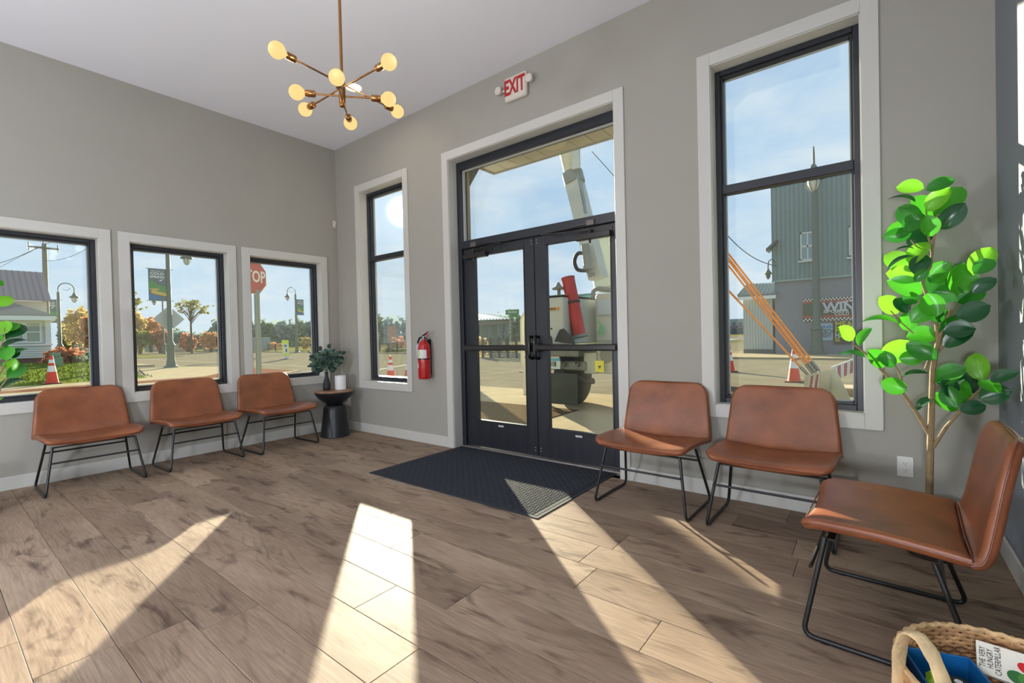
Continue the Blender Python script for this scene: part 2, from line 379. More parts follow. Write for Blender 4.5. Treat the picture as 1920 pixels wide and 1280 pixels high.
# windows: casing boards, white reveal, black frame, glass
def window(name, org, ax, u0, u1, z0, z1, rail=None, dep=.105, cas=.09, floor_=False, lab=None):
    # ax 'x': wall along x, outside is +y ; ax 'y': wall along y, outside is -x
    if ax == 'x': P = lambda u, d, z: (u, d, z)
    else: P = lambda u, d, z: (-d, u, z)
    r_ = sroot(name, P((u0+u1)/2, 0, z0), lab); ct = .014
    def bx(nm, a, b, m, bev=0, mb=None):
        q = MB().box(P(*a), P(*b), bev); return q.build(nm, m, r_)
    zb = 0 if floor_ else z0-cas
    bx('casing_board', (u0-cas, -ct, zb), (u0, 0, z1+cas), TRIM, .002)
    bx('casing_board', (u1, -ct, zb), (u1+cas, 0, z1+cas), TRIM, .002)
    bx('casing_board', (u0, -ct, z1), (u1, 0, z1+cas), TRIM, .002)
    if not floor_: bx('casing_board', (u0, -ct, z0-cas), (u1, 0, z0), TRIM, .002)
    t = .006
    bx('reveal_board', (u0-.001, -.001, z0), (u0+t, dep, z1), TRIM); bx('reveal_board', (u1-t, -.001, z0), (u1+.001, dep, z1), TRIM)
    bx('reveal_board', (u0, -.001, z1-t), (u1, dep, z1+.001), TRIM)
    if not floor_: bx('reveal_board', (u0, -.001, z0-.001), (u1, dep, z0+t), TRIM)
    if floor_: return r_
    fw, d0, d1 = .042, dep, dep+.085
    fr = MB()
    for a, b in (((u0, d0, z0), (u0+fw, d1, z1)), ((u1-fw, d0, z0), (u1, d1, z1)), ((u0+fw, d0, z1-fw), (u1-fw, d1, z1)), ((u0+fw, d0, z0), (u1-fw, d1, z0+fw))):
        fr.box(P(*a), P(*b), .003)
    # inner glazing bead, a step deeper
    bw = .014
    for a, b in (((u0+fw, d0+.02, z0+fw), (u0+fw+bw, d1, z1-fw)), ((u1-fw-bw, d0+.02, z0+fw), (u1-fw, d1, z1-fw)), ((u0+fw+bw, d0+.02, z1-fw-bw), (u1-fw-bw, d1, z1-fw)), ((u0+fw+bw, d0+.02, z0+fw), (u1-fw-bw, d1, z0+fw+bw))):
        fr.box(P(*a), P(*b), .002)
    fr.build('frame', BLK, r_)
    # thin white stop bead outside of the glass
    ob = MB(); e_ = fw+bw
    for a, b in (((u0+e_, d1-.018, z0+e_), (u0+e_+.007, d1, z1-e_)), ((u1-e_-.007, d1-.018, z0+e_), (u1-e_, d1, z1-e_)), ((u0+e_, d1-.018, z1-e_-.007), (u1-e_, d1, z1-e_)), ((u0+e_, d1-.018, z0+e_), (u1-e_, d1, z0+e_+.007))):
        ob.box(P(*a), P(*b))
    ob.build('outer_bead', mat('pale_bead', (190, 190, 192), .4), r_)
    if rail:
        MB().box(P(u0+fw, d0+.004, rail-.032), P(u1-fw, d1, rail+.032), .004).build('mid_rail', BLK, r_)
        MB().box(P(u0+e_, d0+.045, z0+e_), P(u1-e_, d0+.049, rail-.032)).build('glass_pane', GLASS, r_)
        MB().box(P(u0+e_, d0+.045, rail+.032), P(u1-e_, d0+.049, z1-e_)).build('glass_pane', GLASS, r_)
    else:
        MB().box(P(u0+e_, d0+.045, z0+e_), P(u1-e_, d0+.049, z1-e_)).build('glass_pane', GLASS, r_)
    return r_
window('window_1', 0, 'y', *LW[0], dep=.09)
window('window_2', 0, 'y', *LW[1], dep=.09)
window('window_3', 0, 'y', *LW[2], dep=.09)
window('window_4', 0, 'x', *FW[0], rail=2.27)
window('window_5', 0, 'x', *FW[2], rail=2.265)

# entrance: casing, black frame with transom, two glazed leaves
window('trim_1', 0, 'x', 2.194, 4.15, 0, 3.143, floor_=True, dep=.12)
D = sroot('door_1', (3.2, .16, 0))
DF0, DF1 = .12, .235
fr = MB()
for a, b in (((2.194, DF0, 0), (2.25, DF1, 3.143)), ((4.11, DF0, 0), (4.15, DF1, 3.143)), ((2.25, DF0, 3.055), (4.11, DF1, 3.143))): fr.box(a, b, .003)
fr.build('door_frame', BLK, D)
MB().box((2.25, DF0, 2.185), (4.11, DF1, 2.27), .004).build('transom_bar', BLK, D)
MB().box((2.26, .175, 2.27), (4.10, .18, 3.055)).build('glass_pane', GLASS, D)
sb = MB()
for a, b in (((2.25, .165, 2.27), (2.258, .20, 3.055)), ((4.102, .165, 2.27), (4.11, .20, 3.055)), ((2.25, .165, 3.047), (4.11, .20, 3.055))): sb.box(a, b)
sb.build('transom_bead', mat('pale_bead', 0), D)
ALU = mat('aluminium_sill', (175, 172, 168), .35, .8)
MB().box((2.194, .10, -.02), (4.15, .24, .016), .004).build('threshold', ALU, D)
DUSTY = mat('black_door_metal', (30, 33, 41), .4, var=.35, scale=3, stretch=(14, 1, .8), spec=.6)
BRZ = mat('dark_bronze_hardware', (46, 44, 43), .32, .3)
LBL = mat('silver_sticker', (205, 205, 200), .4)
Y0, Y1 = .15, .195
for k, (x0, x1, g0, g1) in enumerate(((2.252, 3.203, 2.40, 3.085), (3.211, 4.108, 3.335, 4.03))):
    lf = MB()
    for a, b in (((x0, Y0, .022), (g0, Y1, 2.18)), ((g1, Y0, .022), (x1, Y1, 2.18)), ((g0, Y0, 2.10), (g1, Y1, 2.18)), ((g0, Y0, .022), (g1, Y1, .30))): lf.box(a, b, .002)
    leaf = lf.build('door_leaf', DUSTY, D)
    MB().box((g0-.005, .17, .295), (g1+.005, .176, 2.105)).build('glass_pane', GLASS, leaf)
    bd = MB(); e_ = .012
    for a, b in (((g0, Y0-.004, .30), (g0+e_, Y1, 2.10)), ((g1-e_, Y0-.004, .30), (g1, Y1, 2.10)), ((g0, Y0-.004, 2.088), (g1, Y1, 2.10)), ((g0, Y0-.004, .30), (g1, Y1, .312))): bd.box(a, b, .001)
    bd.build('glazing_bead', BLK, leaf)
    # push bar with its end bracket
    xa, xb = (2.30, 3.15) if k == 0 else (3.25, 4.10)
    pb = MB().box((xa, .062, 1.068), (xb, .10, 1.128), .012); pb.build('push_bar', BRZ, leaf, smooth=True)
    ex = xb if k == 0 else xa
    MB().box((ex-.035, .06, 1.055), (ex+.035, Y0, 1.142), .015).box((xa if k == 0 else xb-.05, .07, 1.075), ((xa+.05) if k == 0 else xb, Y0, 1.12), .006).build('bar_bracket', BRZ, leaf, smooth=True)
    s_ = -1 if k == 0 else 1
    px = 3.207+s_*.035
    pull = rounded([(px, Y0, 1.20), (px-s_*.004, .075, 1.205), (px-s_*.004, .075, 1.00), (px, Y0, .99)], .03, 5)
    MB().tube(pull, .015, 10).build('pull_handle', mat('black_hardware', (12, 12, 13), .25), leaf, smooth=True)
    MB().box(((g0+g1)/2-.05 if k else 2.70, Y0-.002, .262), ((g0+g1)/2+.02 if k else 2.77, Y0, .280)).build('sticker', LBL, leaf)
    # overhead closer: body, plate, arm and bracket
    cx0, cx1 = (2.30, 2.62) if k == 0 else (3.70, 4.05)
    MB().box((cx0, .085, 2.065), (cx1, Y0, 2.115), .004).build('closer_body', BRZ, leaf)
    MB().box((cx0+.02, Y0-.006, 2.118), (cx1+(.0 if k else .05), Y0, 2.155), .001).build('closer_plate', BRZ, leaf)
    hx = (cx0+cx1)/2-.03; ha = hx+.42 if k == 0 else hx-.50
    MB().tube([(hx, .11, 2.03), (hx, .11, 2.16)], .011, 10).tube([(hx, .11, 2.148), (ha, .075, 2.172)], .007, 6).tube([(ha, .075, 2.176), (hx+(.06 if k == 0 else 0), .112, 2.21)], .006, 6).build('closer_arm', BRZ, leaf, smooth=True)
    MB().box((hx-.03, .10, 2.185), (hx+.045, .125, 2.235), .004).build('arm_bracket', mat('light_bronze', (110, 100, 94), .35, .4), leaf)
    sc_ = MB()
    for zz in (.075, .105, 2.12, 2.15):
        for xx in ((x1-.03,) if k == 0 else (x0+.03,)): sc_.sphere((xx, Y0, zz), .005, 8, 4)
    sc_.build('screw', LBL, leaf, kind='stuff')
# recessed light in the ceiling, seen past the chandelier, and its neighbours over the rest of the room
def downlight(x, y, lab, grp=None):
    t = thing('recessed_light', lab, 'light', (x, y, RH), 0, grp)
    MB().lathe([(.075, 0), (.095, -.004), (.095, 0)], (x, y, RH), 32).build('trim_ring', mat('white_fixture', (235, 235, 235), .4), t, smooth=True)
    MB().lathe([(1e-6, -.002), (.075, -.002)], (x, y, RH), 32).build('lens', mat('lamp_lens', (255, 250, 240), .5, emit=6), t)
    a = bpy.data.lights.new('downlight', 'AREA'); a.shape = 'DISK'; a.size = .15; a.energy = CAN_W; a.color = (1, .96, .92)
    ao = bpy.data.objects.new('downlight', a); COL.objects.link(ao); ao.parent = t; ao.location = (0, 0, -.012)
    return t
downlight(1.615, -.761, 'round white recessed ceiling light seen just behind the chandelier')
# two uplighters added out of view behind the camera to lift the ceiling
for x, y, lb in ((1.0, -6.9, 'added black uplighter by the left wall behind the viewer, brightening the ceiling'), (5.5, -6.9, 'added black uplighter by the right wall behind the viewer, brightening the ceiling')):
    t = thing('fill_lamp', lb, 'lamp', (x, y, 0), 0)
    MB().lathe([(.15, 0), (.15, .015), (.02, .03)], (x, y, 0), 28).build('base', BLK, t, smooth=True)
    MB().tube([(x, y, .02), (x, y, 1.78)], .012, 10).build('pole', BLK, t, smooth=True)
    MB().lathe([(.02, 1.76), (.10, 1.79), (.19, 1.87), (.20, 1.89), (.185, 1.875), (.09, 1.80), (.0001, 1.79)], (x, y, 0), 32).build('bowl_shade', BLK, t, smooth=True)
    a = bpy.data.lights.new('fill_uplight', 'AREA'); a.shape = 'DISK'; a.size = .24; a.energy = FILL_TORCH_W; a.color = (.84, .92, 1.0)
    ao = bpy.data.objects.new('fill_uplight', a); COL.objects.link(ao); ao.parent = t; ao.location = (0, 0, 1.86); ao.rotation_euler = (PI, 0, 0)


for x, y, lb in ((2.4, -5.5, 'added white globe fill lamp on a black foot, left behind the viewer'), (6.0, -5.5, 'added white globe fill lamp on a black foot, right behind the viewer')):  # unseen globe lamps added as fill for the lower walls and chairs
    t = thing('fill_lamp', lb, 'lamp', (x, y, 0), 0)
    MB().lathe([(.16, 0), (.16, .015), (.02, .03)], (x, y, 0), 28).build('base', BLK, t, smooth=True)
    MB().tube([(x, y, .02), (x, y, .87)], .013, 10).build('pole', BLK, t, smooth=True)
    g = MB().sphere((x, y, 1.05), .2, 24, 16).build('globe_shade', mat('fill_globe', (238, 245, 255), .6, emit=FILL_GLOBE_L, spec=0), t, smooth=True)

# ------------------------------------------------------------------ chairs
LEATHER = mat('brown_leather', (136, 79, 48), .40, var=.26, scale=6, bump=.10, bscale=90, spec=.45, coat=.05)
SEAMM = mat('leather_piping', (112, 58, 36), .4)
FRAMEM = mat('black_powder_coat', (24, 25, 27), .38, spec=.5)
def shell(prof, hw, n, m, T, r_end0, r_end1, cor0, cor1, curve):
    """padded panel: prof(t)->(f,z) centre line, hw(t) half width, rounded corners of radius cor0/cor1 at the ends"""
    pts = [Vector((0, *prof(i/200))) for i in range(201)]
    ln = [0]
    for a, b in zip(pts, pts[1:]): ln.append(ln[-1]+(b-a).length)
    Lt = ln[-1]
    def P(sl):                                 # point and frame at arc length
        sl = max(0, min(Lt, sl)); k = min(199, max(0, next((i for i, q in enumerate(ln) if q > sl), 200)-1))
        a = (sl-ln[k])/max(1e-9, ln[k+1]-ln[k]); p = pts[k].lerp(pts[k+1], a); d = (pts[min(k+2, 200)]-pts[max(0, k-1)]).normalized()
        return p, Vector((0, -d.z, d.y))       # normal (upper side)
    def samp(k, q):                            # samples, denser near both ends
        out = []
        for i in range(k+1):
            x = i/k; out.append(.5-.5*math.cos(PI*x) if q else x)
        return out
    us = samp(n, True); vs_ = [2*x-1 for x in samp(m, True)]
    top, bot = [], []
    for u in us:
        sl = u*Lt; w0 = hw(u)
        d0, d1 = sl, Lt-sl; w = w0
        for d, c in ((d0, cor0), (d1, cor1)):
            if c > 0 and d < c: w = min(w, w0-c+math.sqrt(max(0, c*c-(c-d)**2)))
        for s_ in vs_:
            p, nn = P(sl); x = s_*w
            de = min(w-abs(x)+1e-5, d0*r_end0+1e-5 if r_end0 else 9, d1*r_end1+1e-5 if r_end1 else 9)
            rr = .022; k = min(1, max(0, de)/rr); th = T*.5*math.sqrt(max(0, 1-(1-k)**2))
            off = curve(u)*(x/w0)**2
            c = p+nn*off+Vector((x, 0, 0)); top.append(c+nn*th); bot.append(c-nn*th)
    mb = MB(); W = len(vs_); H = len(us); fs = []
    for i in range(H-1):
        for j in range(W-1):
            a = i*W+j; fs.append((a, a+1, a+W+1, a+W)); b = a+H*W; fs.append((b, b+W, b+W+1, b+1))
    def edge(a, b): fs.append((a, a+H*W, b+H*W, b))
    for i in range(H-1): edge(i*W, (i+1)*W); edge((i+1)*W+W-1, i*W+W-1)
    for j in range(W-1): edge(j+1, j); edge((H-1)*W+j, (H-1)*W+j+1)
    mb.add(top+bot, fs)
    rim = lambda u, s_, k=0: None
    return mb, P, Lt
def seat_prof(t):                              # from the front lip back to the crease; local y: front = 0, back = +
    f = .02+t*.475; z = .425-.012*t+.010*math.sin(PI*t)
    if t < .12: z -= .016*(1-t/.12)**2
    return (f, z)
def back_prof(t):
    a = [(.497, .412), (.532, .425), (.555, .47), (.575, .56), (.60, .69), (.632, .83)]
    x = t*(len(a)-1); k = min(int(x), len(a)-2); q = x-k
    p0 = a[max(k-1, 0)]; p1 = a[k]; p2 = a[k+1]; p3 = a[min(k+2, len(a)-1)]
    return tuple(.5*((2*b)+(-p+c)*q+(2*p-5*b+4*c-d)*q*q+(-p+3*b-3*c+d)*q**3) for p, b, c, d in zip(p0, p1, p2, p3))
def make_chair(lab):
    t = thing('lounge_chair', lab, 'chair', (0, 0, 0), 0, 'brown leather lounge chairs')
    cv_s = lambda u: .036*(1-.25*u)
    cv_b = lambda u: .020+.012*u
    sh, P, Ls = shell(seat_prof, lambda u: .335+.008*u, 18, 22, .044, 1, .9, .065, .0, cv_s)
    sh.build('seat', LEATHER, t, smooth=True)
    sh, Pb, Lb = shell(back_prof, lambda u: .343-.045*u, 24, 22, .042, .9, 1, .0, .095, cv_b)
    sh.build('backrest', LEATHER, t, smooth=True)
    # piping round the two panels
    def rimline(P, Ll, hw, cor, front, cv, back=False):
        pts = []
        K = 14
        def pt(sl, x, w0, u):
            p, nn = P(sl); return p+nn*(cv(u)*(x/w0)**2)+Vector((x, 0, 0))
        us = [i/K for i in range(K+1)]
        seq = us if not back else us[::-1]
        # one side, rounded end, other side
        L1 = []
        for u in [1-i/K*(1-cor/Ll) for i in range(K)] if not back else [i/K*(1-cor/Ll) for i in range(K)]:
            L1.append((u*Ll, hw(u), u))
        for q in range(7):
            a = q/6*PI/2; d = cor*(1-math.sin(a)); uu = d/Ll if not back else 1-d/Ll
            w0 = hw(uu); L1.append((uu*Ll, w0-cor+cor*math.cos(a), uu))
        pts = [pt(s_, x, hw(u), u) for s_, x, u in L1]+[pt(s_, -x, hw(u), u) for s_, x, u in L1[::-1]]
        return pts
    mb = MB(); hs = lambda u: .335+.008*u; hb = lambda u: .343-.045*u
    mb.tube(rimline(P, Ls, hs, .065, True, cv_s), .0028, 6); mb.tube(rimline(Pb, Lb, hb, .095, True, cv_b, True), .0028, 6)
    pts = []
    for j in range(17):
        x = -.34+.68*j/16; p, nn = P(Ls); pts.append(p+Vector((x, 0, 0))+nn*(.0195*(1-abs(x/.34)**6*.75)+cv_s(1)*(x/.34)**2))
    mb.tube(pts, .0030, 6)
    mb.build('piping', SEAMM, t, smooth=True)
    for s_ in (-1, 1):
        wb, wt = .327*s_, .268*s_
        fr = rounded([(wt, .085, .395), (wb, .012, .010), (wb, .530, .010), (wt, .405, .385)], .045, 6)
        MB().tube(fr, .0095, 10).build('sled_leg', FRAMEM, t, smooth=True)
        [MB().box((wb-.008, yy-.012, 0), (wb+.008, yy+.012, .005)).build('floor_glide', FRAMEM, t) for yy in (.085, .46)]
    tz = (.395-.27)/.385
    def lerp(a, b, k): return a+(b-a)*k
    xf = lerp(.268, .327, tz)
    MB().tube([(-xf, .036, .27), (xf, .036, .27)], .0075, 8).build('crossbar', FRAMEM, t, smooth=True)
    MB().tube([(-xf+.006, .432, .30), (xf-.006, .432, .30)], .0075, 8).build('crossbar', FRAMEM, t, smooth=True)
    MB().box((-.268, .09, .383), (.268, .115, .392)).build('seat_rail', FRAMEM, t)
    return t
# local +y is the back of the chair, so the left wall (back at x=0) is a turn of +90 degrees
ch = make_chair('leftmost brown leather lounge chair, under the windows at the far left')
ch.location = (.632, -2.68, 0); ch.rotation_euler = (0, 0, PI/2)
dup(ch, (.625, -1.842, 0), PI/2+R(1), 'brown leather lounge chair under the windows, second from the left wall end')
dup(ch, (.672, -1.03, 0), PI/2+R(3), 'brown leather lounge chair under the windows, next to the black side table')
dup(ch, (4.557, -.632, 0), R(-1), 'brown leather lounge chair against the front wall, just right of the glass doors')
dup(ch, (5.330, -.632, 0), R(-1), 'brown leather lounge chair against the front wall under the tall window')
dup(ch, (5.606, -1.145, 0), -PI/2-R(2.2), 'nearest brown leather lounge chair, side on against the dark right wall behind the basket')

# ------------------------------------------------------------------ door mat with a basket-weave of raised ribs
RUB = mat('charcoal_rubber_mat', (38, 42, 50), .8, var=.15, scale=30)
mt = thing('door_mat', 'black rectangular rubber door mat lying in front of the glass doors', 'mat', (3.13, -.48, 0))
MX0, MX1, MY0, MY1 = 2.2, 4.07, -1.108, .095
MB().box((MX0, MY0, .0005), (MX1, MY1, .006), .004).build('border', RUB, mt)
MB().box((MX0+.03, MY0+.03, .006), (MX1-.03, MY1-.03, .0075)).build('tread_base', mat('mat_base', (27, 30, 36), .85), mt)
tb = MB(); cw = .034; nx = int((MX1-MX0-.08)/cw); ny = int((MY1-MY0-.08)/cw)
for a in range(nx):
    for b in range(ny):
        x = MX0+.042+a*cw; y = MY0+.042+b*cw
        for q in (0, 1):
            if (a+b) % 2: c0 = (x, y+q*cw/2); c1 = (x+cw*.86, y+q*cw/2+cw*.36)
            else: c0 = (x+q*cw/2, y); c1 = (x+q*cw/2+cw*.36, y+cw*.86)
            e_ = .0025; z0, z1 = .0075, .0105
            tb.add([(c0[0], c0[1], z0), (c1[0], c0[1], z0), (c1[0], c1[1], z0), (c0[0], c1[1], z0), (c0[0]+e_, c0[1]+e_, z1), (c1[0]-e_, c0[1]+e_, z1), (c1[0]-e_, c1[1]-e_, z1), (c0[0]+e_, c1[1]-e_, z1)],
                   [(4, 5, 6, 7), (0, 1, 5, 4), (1, 2, 6, 5), (2, 3, 7, 6), (3, 0, 4, 7)])
tb.build('raised_ribs', RUB, mt, kind='stuff')

# ------------------------------------------------------------------ side table, vase, diffuser
BLKW = mat('black_painted_wood', (20, 22, 27), .42, var=.1, scale=6, spec=.5)
tx, ty = .41, -.352
tb_ = thing('side_table', 'round black hourglass pedestal side table with a wooden top in the corner', 'table', (tx, ty, 0))
MB().lathe([(.172, 0), (.180, .006), (.178, .02), (.156, .18), (.137, .33), (.131, .36), (.120, .385), (.098, .402), (.09, .404)], (tx, ty, 0), 48).build('base', BLKW, tb_, smooth=True)
MB().lathe([(.090, .400), (.094, .410), (.135, .437), (.195, .488), (.228, .535), (.233, .556), (.229, .562)], (tx, ty, 0), 48).build('bowl', BLKW, tb_, smooth=True)
MB().lathe([(.228, .560), (.231, .570), (.227, .577), (.0001, .577)], (tx, ty, 0), 48).build('table_top', mat('brown_wood_top', (150, 112, 84), .45, var=.25, scale=5, stretch=(1, 9, 1)), tb_, smooth=True)
vx, vy = tx-.02, ty-.085
vx, vy = .315, -.395
va = thing('vase', 'slim matt black bottle vase on the side table', 'vase', (vx, vy, .577))
MB().lathe([(.036, 0), (.042, .006), (.047, .03), (.046, .07), (.036, .12), (.023, .17), (.019, .20), (.021, .235), (.017, .237), (.014, .20)], (vx, vy, .577), 28).build('body', mat('matt_black_ceramic', (26, 28, 33), .55), va, smooth=True)
eu = thing('eucalyptus_bunch', 'bunch of dark green eucalyptus sprigs standing in the black vase', 'foliage', (vx, vy, .80))
EUC = [mat('eucalyptus_leaf', (62, 92, 80), .6, trans=.15), mat('eucalyptus_leaf_dark', (38, 62, 56), .6, trans=.12), mat('eucalyptus_leaf_light', (96, 124, 106), .6, trans=.2)]
rnd = random.Random(11)
def disc_leaf(r_, seg=9, fold=.18, elong=1.15):
    vs = [(0, 0, 0)]; fs = []
    for i in range(seg):
        a = 2*PI*i/seg; x = r_*math.cos(a); y = r_*elong*(1+math.sin(a)); vs.append((x, y, abs(x)*fold-(y*y)*1.5*r_))
    for i in range(seg): fs.append((0, 1+i, 1+(i+1) % seg))
    return vs, fs
eme = []
for k in range(3):
    m_ = bpy.data.meshes.new('leaf'); v_, f_ = disc_leaf(.021+.003*k); m_.from_pydata(v_, [], f_); m_.materials.append(EUC[k]); m_.polygons.foreach_set('use_smooth', [True]*len(f_)); eme.append(m_)
def place_leaf(name, me, root, pos, direc, nrm, sc=1.0):
    y_ = Vector(direc).normalized(); n_ = Vector(nrm); n_ = (n_-y_*n_.dot(y_)); n_ = n_.normalized() if n_.length > 1e-4 else y_.orthogonal().normalized(); x_ = y_.cross(n_)
    o = bpy.data.objects.new(name, me); COL.objects.link(o); o.parent = root
    M = Matrix(((x_.x, y_.x, n_.x, pos[0]), (x_.y, y_.y, n_.y, pos[1]), (x_.z, y_.z, n_.z, pos[2]), (0, 0, 0, 1)))
    M = wm(root).inverted() @ M
    lo, q, _ = M.decompose(); o.location = lo; o.rotation_euler = q.to_euler(); o.scale = (sc, sc, sc); return o
st = MB(); toC = -CF
for u, v in ((583, 688), (585, 664), (600, 658), (616, 653), (624, 660), (634, 664), (641, 664), (640, 672), (632, 680), (624, 688), (590, 676), (596, 690), (610, 668), (604, 680), (616, 676)):
    off = rnd.uniform(-.07, .07); tip = at(u, v, 0, vx+off); p0 = Vector((vx, vy, .815)); mid = p0.lerp(tip, .5)+Vector((0, 0, .03))
    pts = [p0*(1-t)**2+mid*(2*t*(1-t))+tip*t*t for t in [i/6 for i in range(7)]]
    st.tube([Vector((vx, vy, .70))]+pts, .0017, 4)
    for k in range(2, 7):
        for s_ in ((-1, 1) if k < 6 else (0,)):
            d = (pts[k]-pts[k-1]).normalized(); sd = d.cross(toC).normalized()*s_
            direc = sd+d*(.4 if s_ else 1)+Vector((rnd.uniform(-.4, .4),)*3)
            place_leaf('leaf', eme[rnd.choice((0, 0, 1, 1, 2))], eu, pts[k], direc, toC+Vector([rnd.uniform(-.8, .8) for _ in range(3)]), rnd.uniform(1.05, 1.4))
st.build('sprig_stems', mat('stem_brown', (86, 84, 60), .7), eu)
bb = Vector((.385, -.245, .577))
df = thing('diffuser', 'small white rounded box with no marks beside the vase on the side table', 'box', tuple(bb))
MB().lathe([(.064, 0), (.068, .004), (.068, .172), (.062, .178), (.0001, .178)], tuple(bb), 30).build('body', mat('white_plastic', (228, 228, 232), .4), df, smooth=True)
MB().lathe([(.02, .178), (.022, .182), (.0001, .182)], tuple(bb), 16).build('top_button', mat('white_plastic', 0), df, smooth=True)
# its plug in the corner socket
def outlet(x, z, lab, plug=False):
    t = thing('wall_outlet', lab, 'outlet', (x, 0, z))
    MB().box((x-.038, -.006, z-.06), (x+.038, 0, z+.06), .003).build('cover_plate', mat('outlet_white', (226, 226, 222), .35), t)
    sk = MB(); dk = mat('slot_dark', (40, 38, 36), .6)
    for s_ in (-1, 1):
        zz = z+s_*.02
        MB().lathe([(.0165, 0), (.0165, .003), (.0155, .0035), (.0001, .0035)], (x, -.0095, zz), 18, axis='y').build('socket', mat('outlet_white', 0), t)
        q = MB()
        for sx_ in (-.0065, .0065): q.box((x+sx_-.0011, -.0101, zz-.002), (x+sx_+.0011, -.0093, zz+.006))
        q.box((x-.002, -.0101, zz-.0105), (x+.002, -.0093, zz-.0065)); q.build('slots', dk, t)
    MB().sphere((x, -.0065, z), .0028, 8, 4).build('screw', mat('outlet_white', 0), t)
    return t
outlet(5.977, .385, 'white duplex wall outlet low on the front wall behind the tall plant')
outlet(.19, .375, 'white wall outlet in the far corner behind the side table')
pg = thing('power_plug', 'white power plug with its thin cable in the corner wall outlet', 'plug', (.19, -.03, .352))
MB().box((.172, -.045, .337), (.208, -.0105, .370), .006).build('body', mat('white_plastic', 0), pg)
MB().tube(rounded([(.19, -.042, .352), (.19, -.085, .352), (.24, -.11, .30), (.30, -.10, .20), (.33, -.12, .02), (.36, -.19, .006)], .03, 4), .003, 6).build('cable', mat('white_plastic', 0), pg, smooth=True)

# ------------------------------------------------------------------ chandelier
BRASS = mat('brushed_brass', (158, 112, 66), .26, .95, var=.12, scale=40)
BULB = mat('lit_bulb_glass', (255, 222, 146), .6, emit=1.0, spec=0)
BULB.node_tree.nodes['Principled BSDF'].inputs['Base Color'].default_value = (.02, .015, .01, 1)
hx, hy = 3.487, -2.098
cl = thing('chandelier', 'brass sputnik chandelier with eight lit globe bulbs hanging from the ceiling', 'chandelier', (hx, hy, 2.62))
MB().tube([(hx, hy, 2.69), (hx, hy, RH-.02)], .0085, 12).build('rod', BRASS, cl, smooth=True)
MB().lathe([(.062, -.002), (.062, -.018), (.058, -.022), (.0001, -.024)], (hx, hy, RH), 32).build('canopy', BRASS, cl, smooth=True)
MB().lathe([(.0001, 2.532), (.016, 2.534), (.018, 2.538), (.018, 2.70), (.015, 2.706), (.0001, 2.708)], (hx, hy, 0), 24).build('hub', BRASS, cl, smooth=True)
ends = [((3.52, -2.475), (3.462, -1.691), 2.662), ((3.89, -2.082), (3.096, -2.104), 2.639), ((3.336, -2.283), (3.658, -1.908), 2.592), ((3.675, -2.247), (3.277, -1.91), 2.568)]
for (a, b, z) in ends:
    A = Vector((*a, z)); B = Vector((*b, z)); C_ = Vector((hx, hy, z))
    for e_ in (A, B):
        d = (e_-C_).normalized(); lb = (e_-C_).length
        arm = MB().tube([C_, C_+d*(lb-.085)], .0052, 8).build('arm', BRASS, cl, smooth=True)
        Mx = d.to_track_quat('Z', 'Y').to_matrix().to_4x4(); Mx.translation = C_+d*(lb-.10)
        MB().lathe([(.006, 0), (.016, .003), (.0185, .008), (.0185, .046), (.0165, .05), (.0165, .056), (.014, .056)], (0, 0, 0), 20, M=Mx).build('socket', BRASS, arm, smooth=True)
        R_ = .0405; Mb = d.to_track_quat('Z', 'Y').to_matrix().to_4x4(); Mb.translation = e_
        prof = [(.0125, -.052), (.0135, -.046), (.019, -.038), (.027, -.030)]+[(R_*math.sin(q), -R_*math.cos(q)) for q in [R(48+i*11) for i in range(12)]]+[(.0001, R_)]
        MB().lathe(prof, (0, 0, 0), 24, M=Mb).build('bulb', BULB, arm, smooth=True)
        pl_ = bpy.data.lights.new('bulb_light', 'POINT'); pl_.energy = BULB_W; pl_.color = (1, .96, .92); pl_.shadow_soft_size = .05
        po = bpy.data.objects.new('bulb_light', pl_); COL.objects.link(po); po.parent = cl; po.location = (e_+d*.075+Vector((0, 0, .0)))-Vector((hx, hy, 2.62))

# ------------------------------------------------------------------ exit sign, extinguisher, sensor
WP = mat('exit_white_plastic', (214, 206, 196), .45)
RED = mat('exit_red', (178, 34, 38), .5)
ex = thing('exit_sign', 'white EXIT sign with red letters and two lamp heads above the doors', 'sign', (3.165, -.03, 3.49))
MB().box((3.035, -.048, 3.478), (3.295, 0, 3.702), .012).build('housing', WP, ex, smooth=True)
text('lettering', 'EXIT', .20, (3.160, -.0495, 3.592), (1, 0, 0), (0, 0, 1), RED, ex, ext=.0015, sx=.60, off=.006)
for x in (2.975, 3.345):
    s_ = -1 if x < 3.1 else 1
    MB().tube([(3.165+s_*.12, -.022, 3.60), (x, -.03, 3.60)], .012, 10).build('lamp_arm', WP, ex, smooth=True)
    hd = MB().lathe([(.0001, -.02), (.026, -.018), (.036, 0), (.038, .028), (.034, .032)], (x, -.045, 3.60), 20, axis='y', M=None)
    hd.v = [(p[0], -.045-(p[1]+.045), p[2]) for p in hd.v]
    hd.build('lamp_head', WP, ex, smooth=True)
    MB().lathe([(.0001, 0), (.032, 0)], (x, -.074, 3.60), 20, axis='y').build('lamp_lens', mat('frosted_lens', (236, 236, 232), .25), ex)
fx = thing('fire_extinguisher', 'red fire extinguisher hanging on the wall left of the doors', 'extinguisher', (1.835, -.09, .755))
FR = mat('extinguisher_red', (176, 16, 26), .22, coat=.4); X, Y = 1.835, -.092
MB().lathe([(.060, .755), (.068, .762), (.071, .775), (.071, 1.10), (.066, 1.135), (.048, 1.165), (.026, 1.182), (.022, 1.20), (.0001, 1.20)], (X, Y, 0), 32).build('cylinder', FR, fx, smooth=True)
MB().lathe([(.0715, .975), (.0722, .978), (.0722, .985), (.0715, .988)], (X, Y, 0), 32).build('strap', mat('black_hardware', 0), fx)
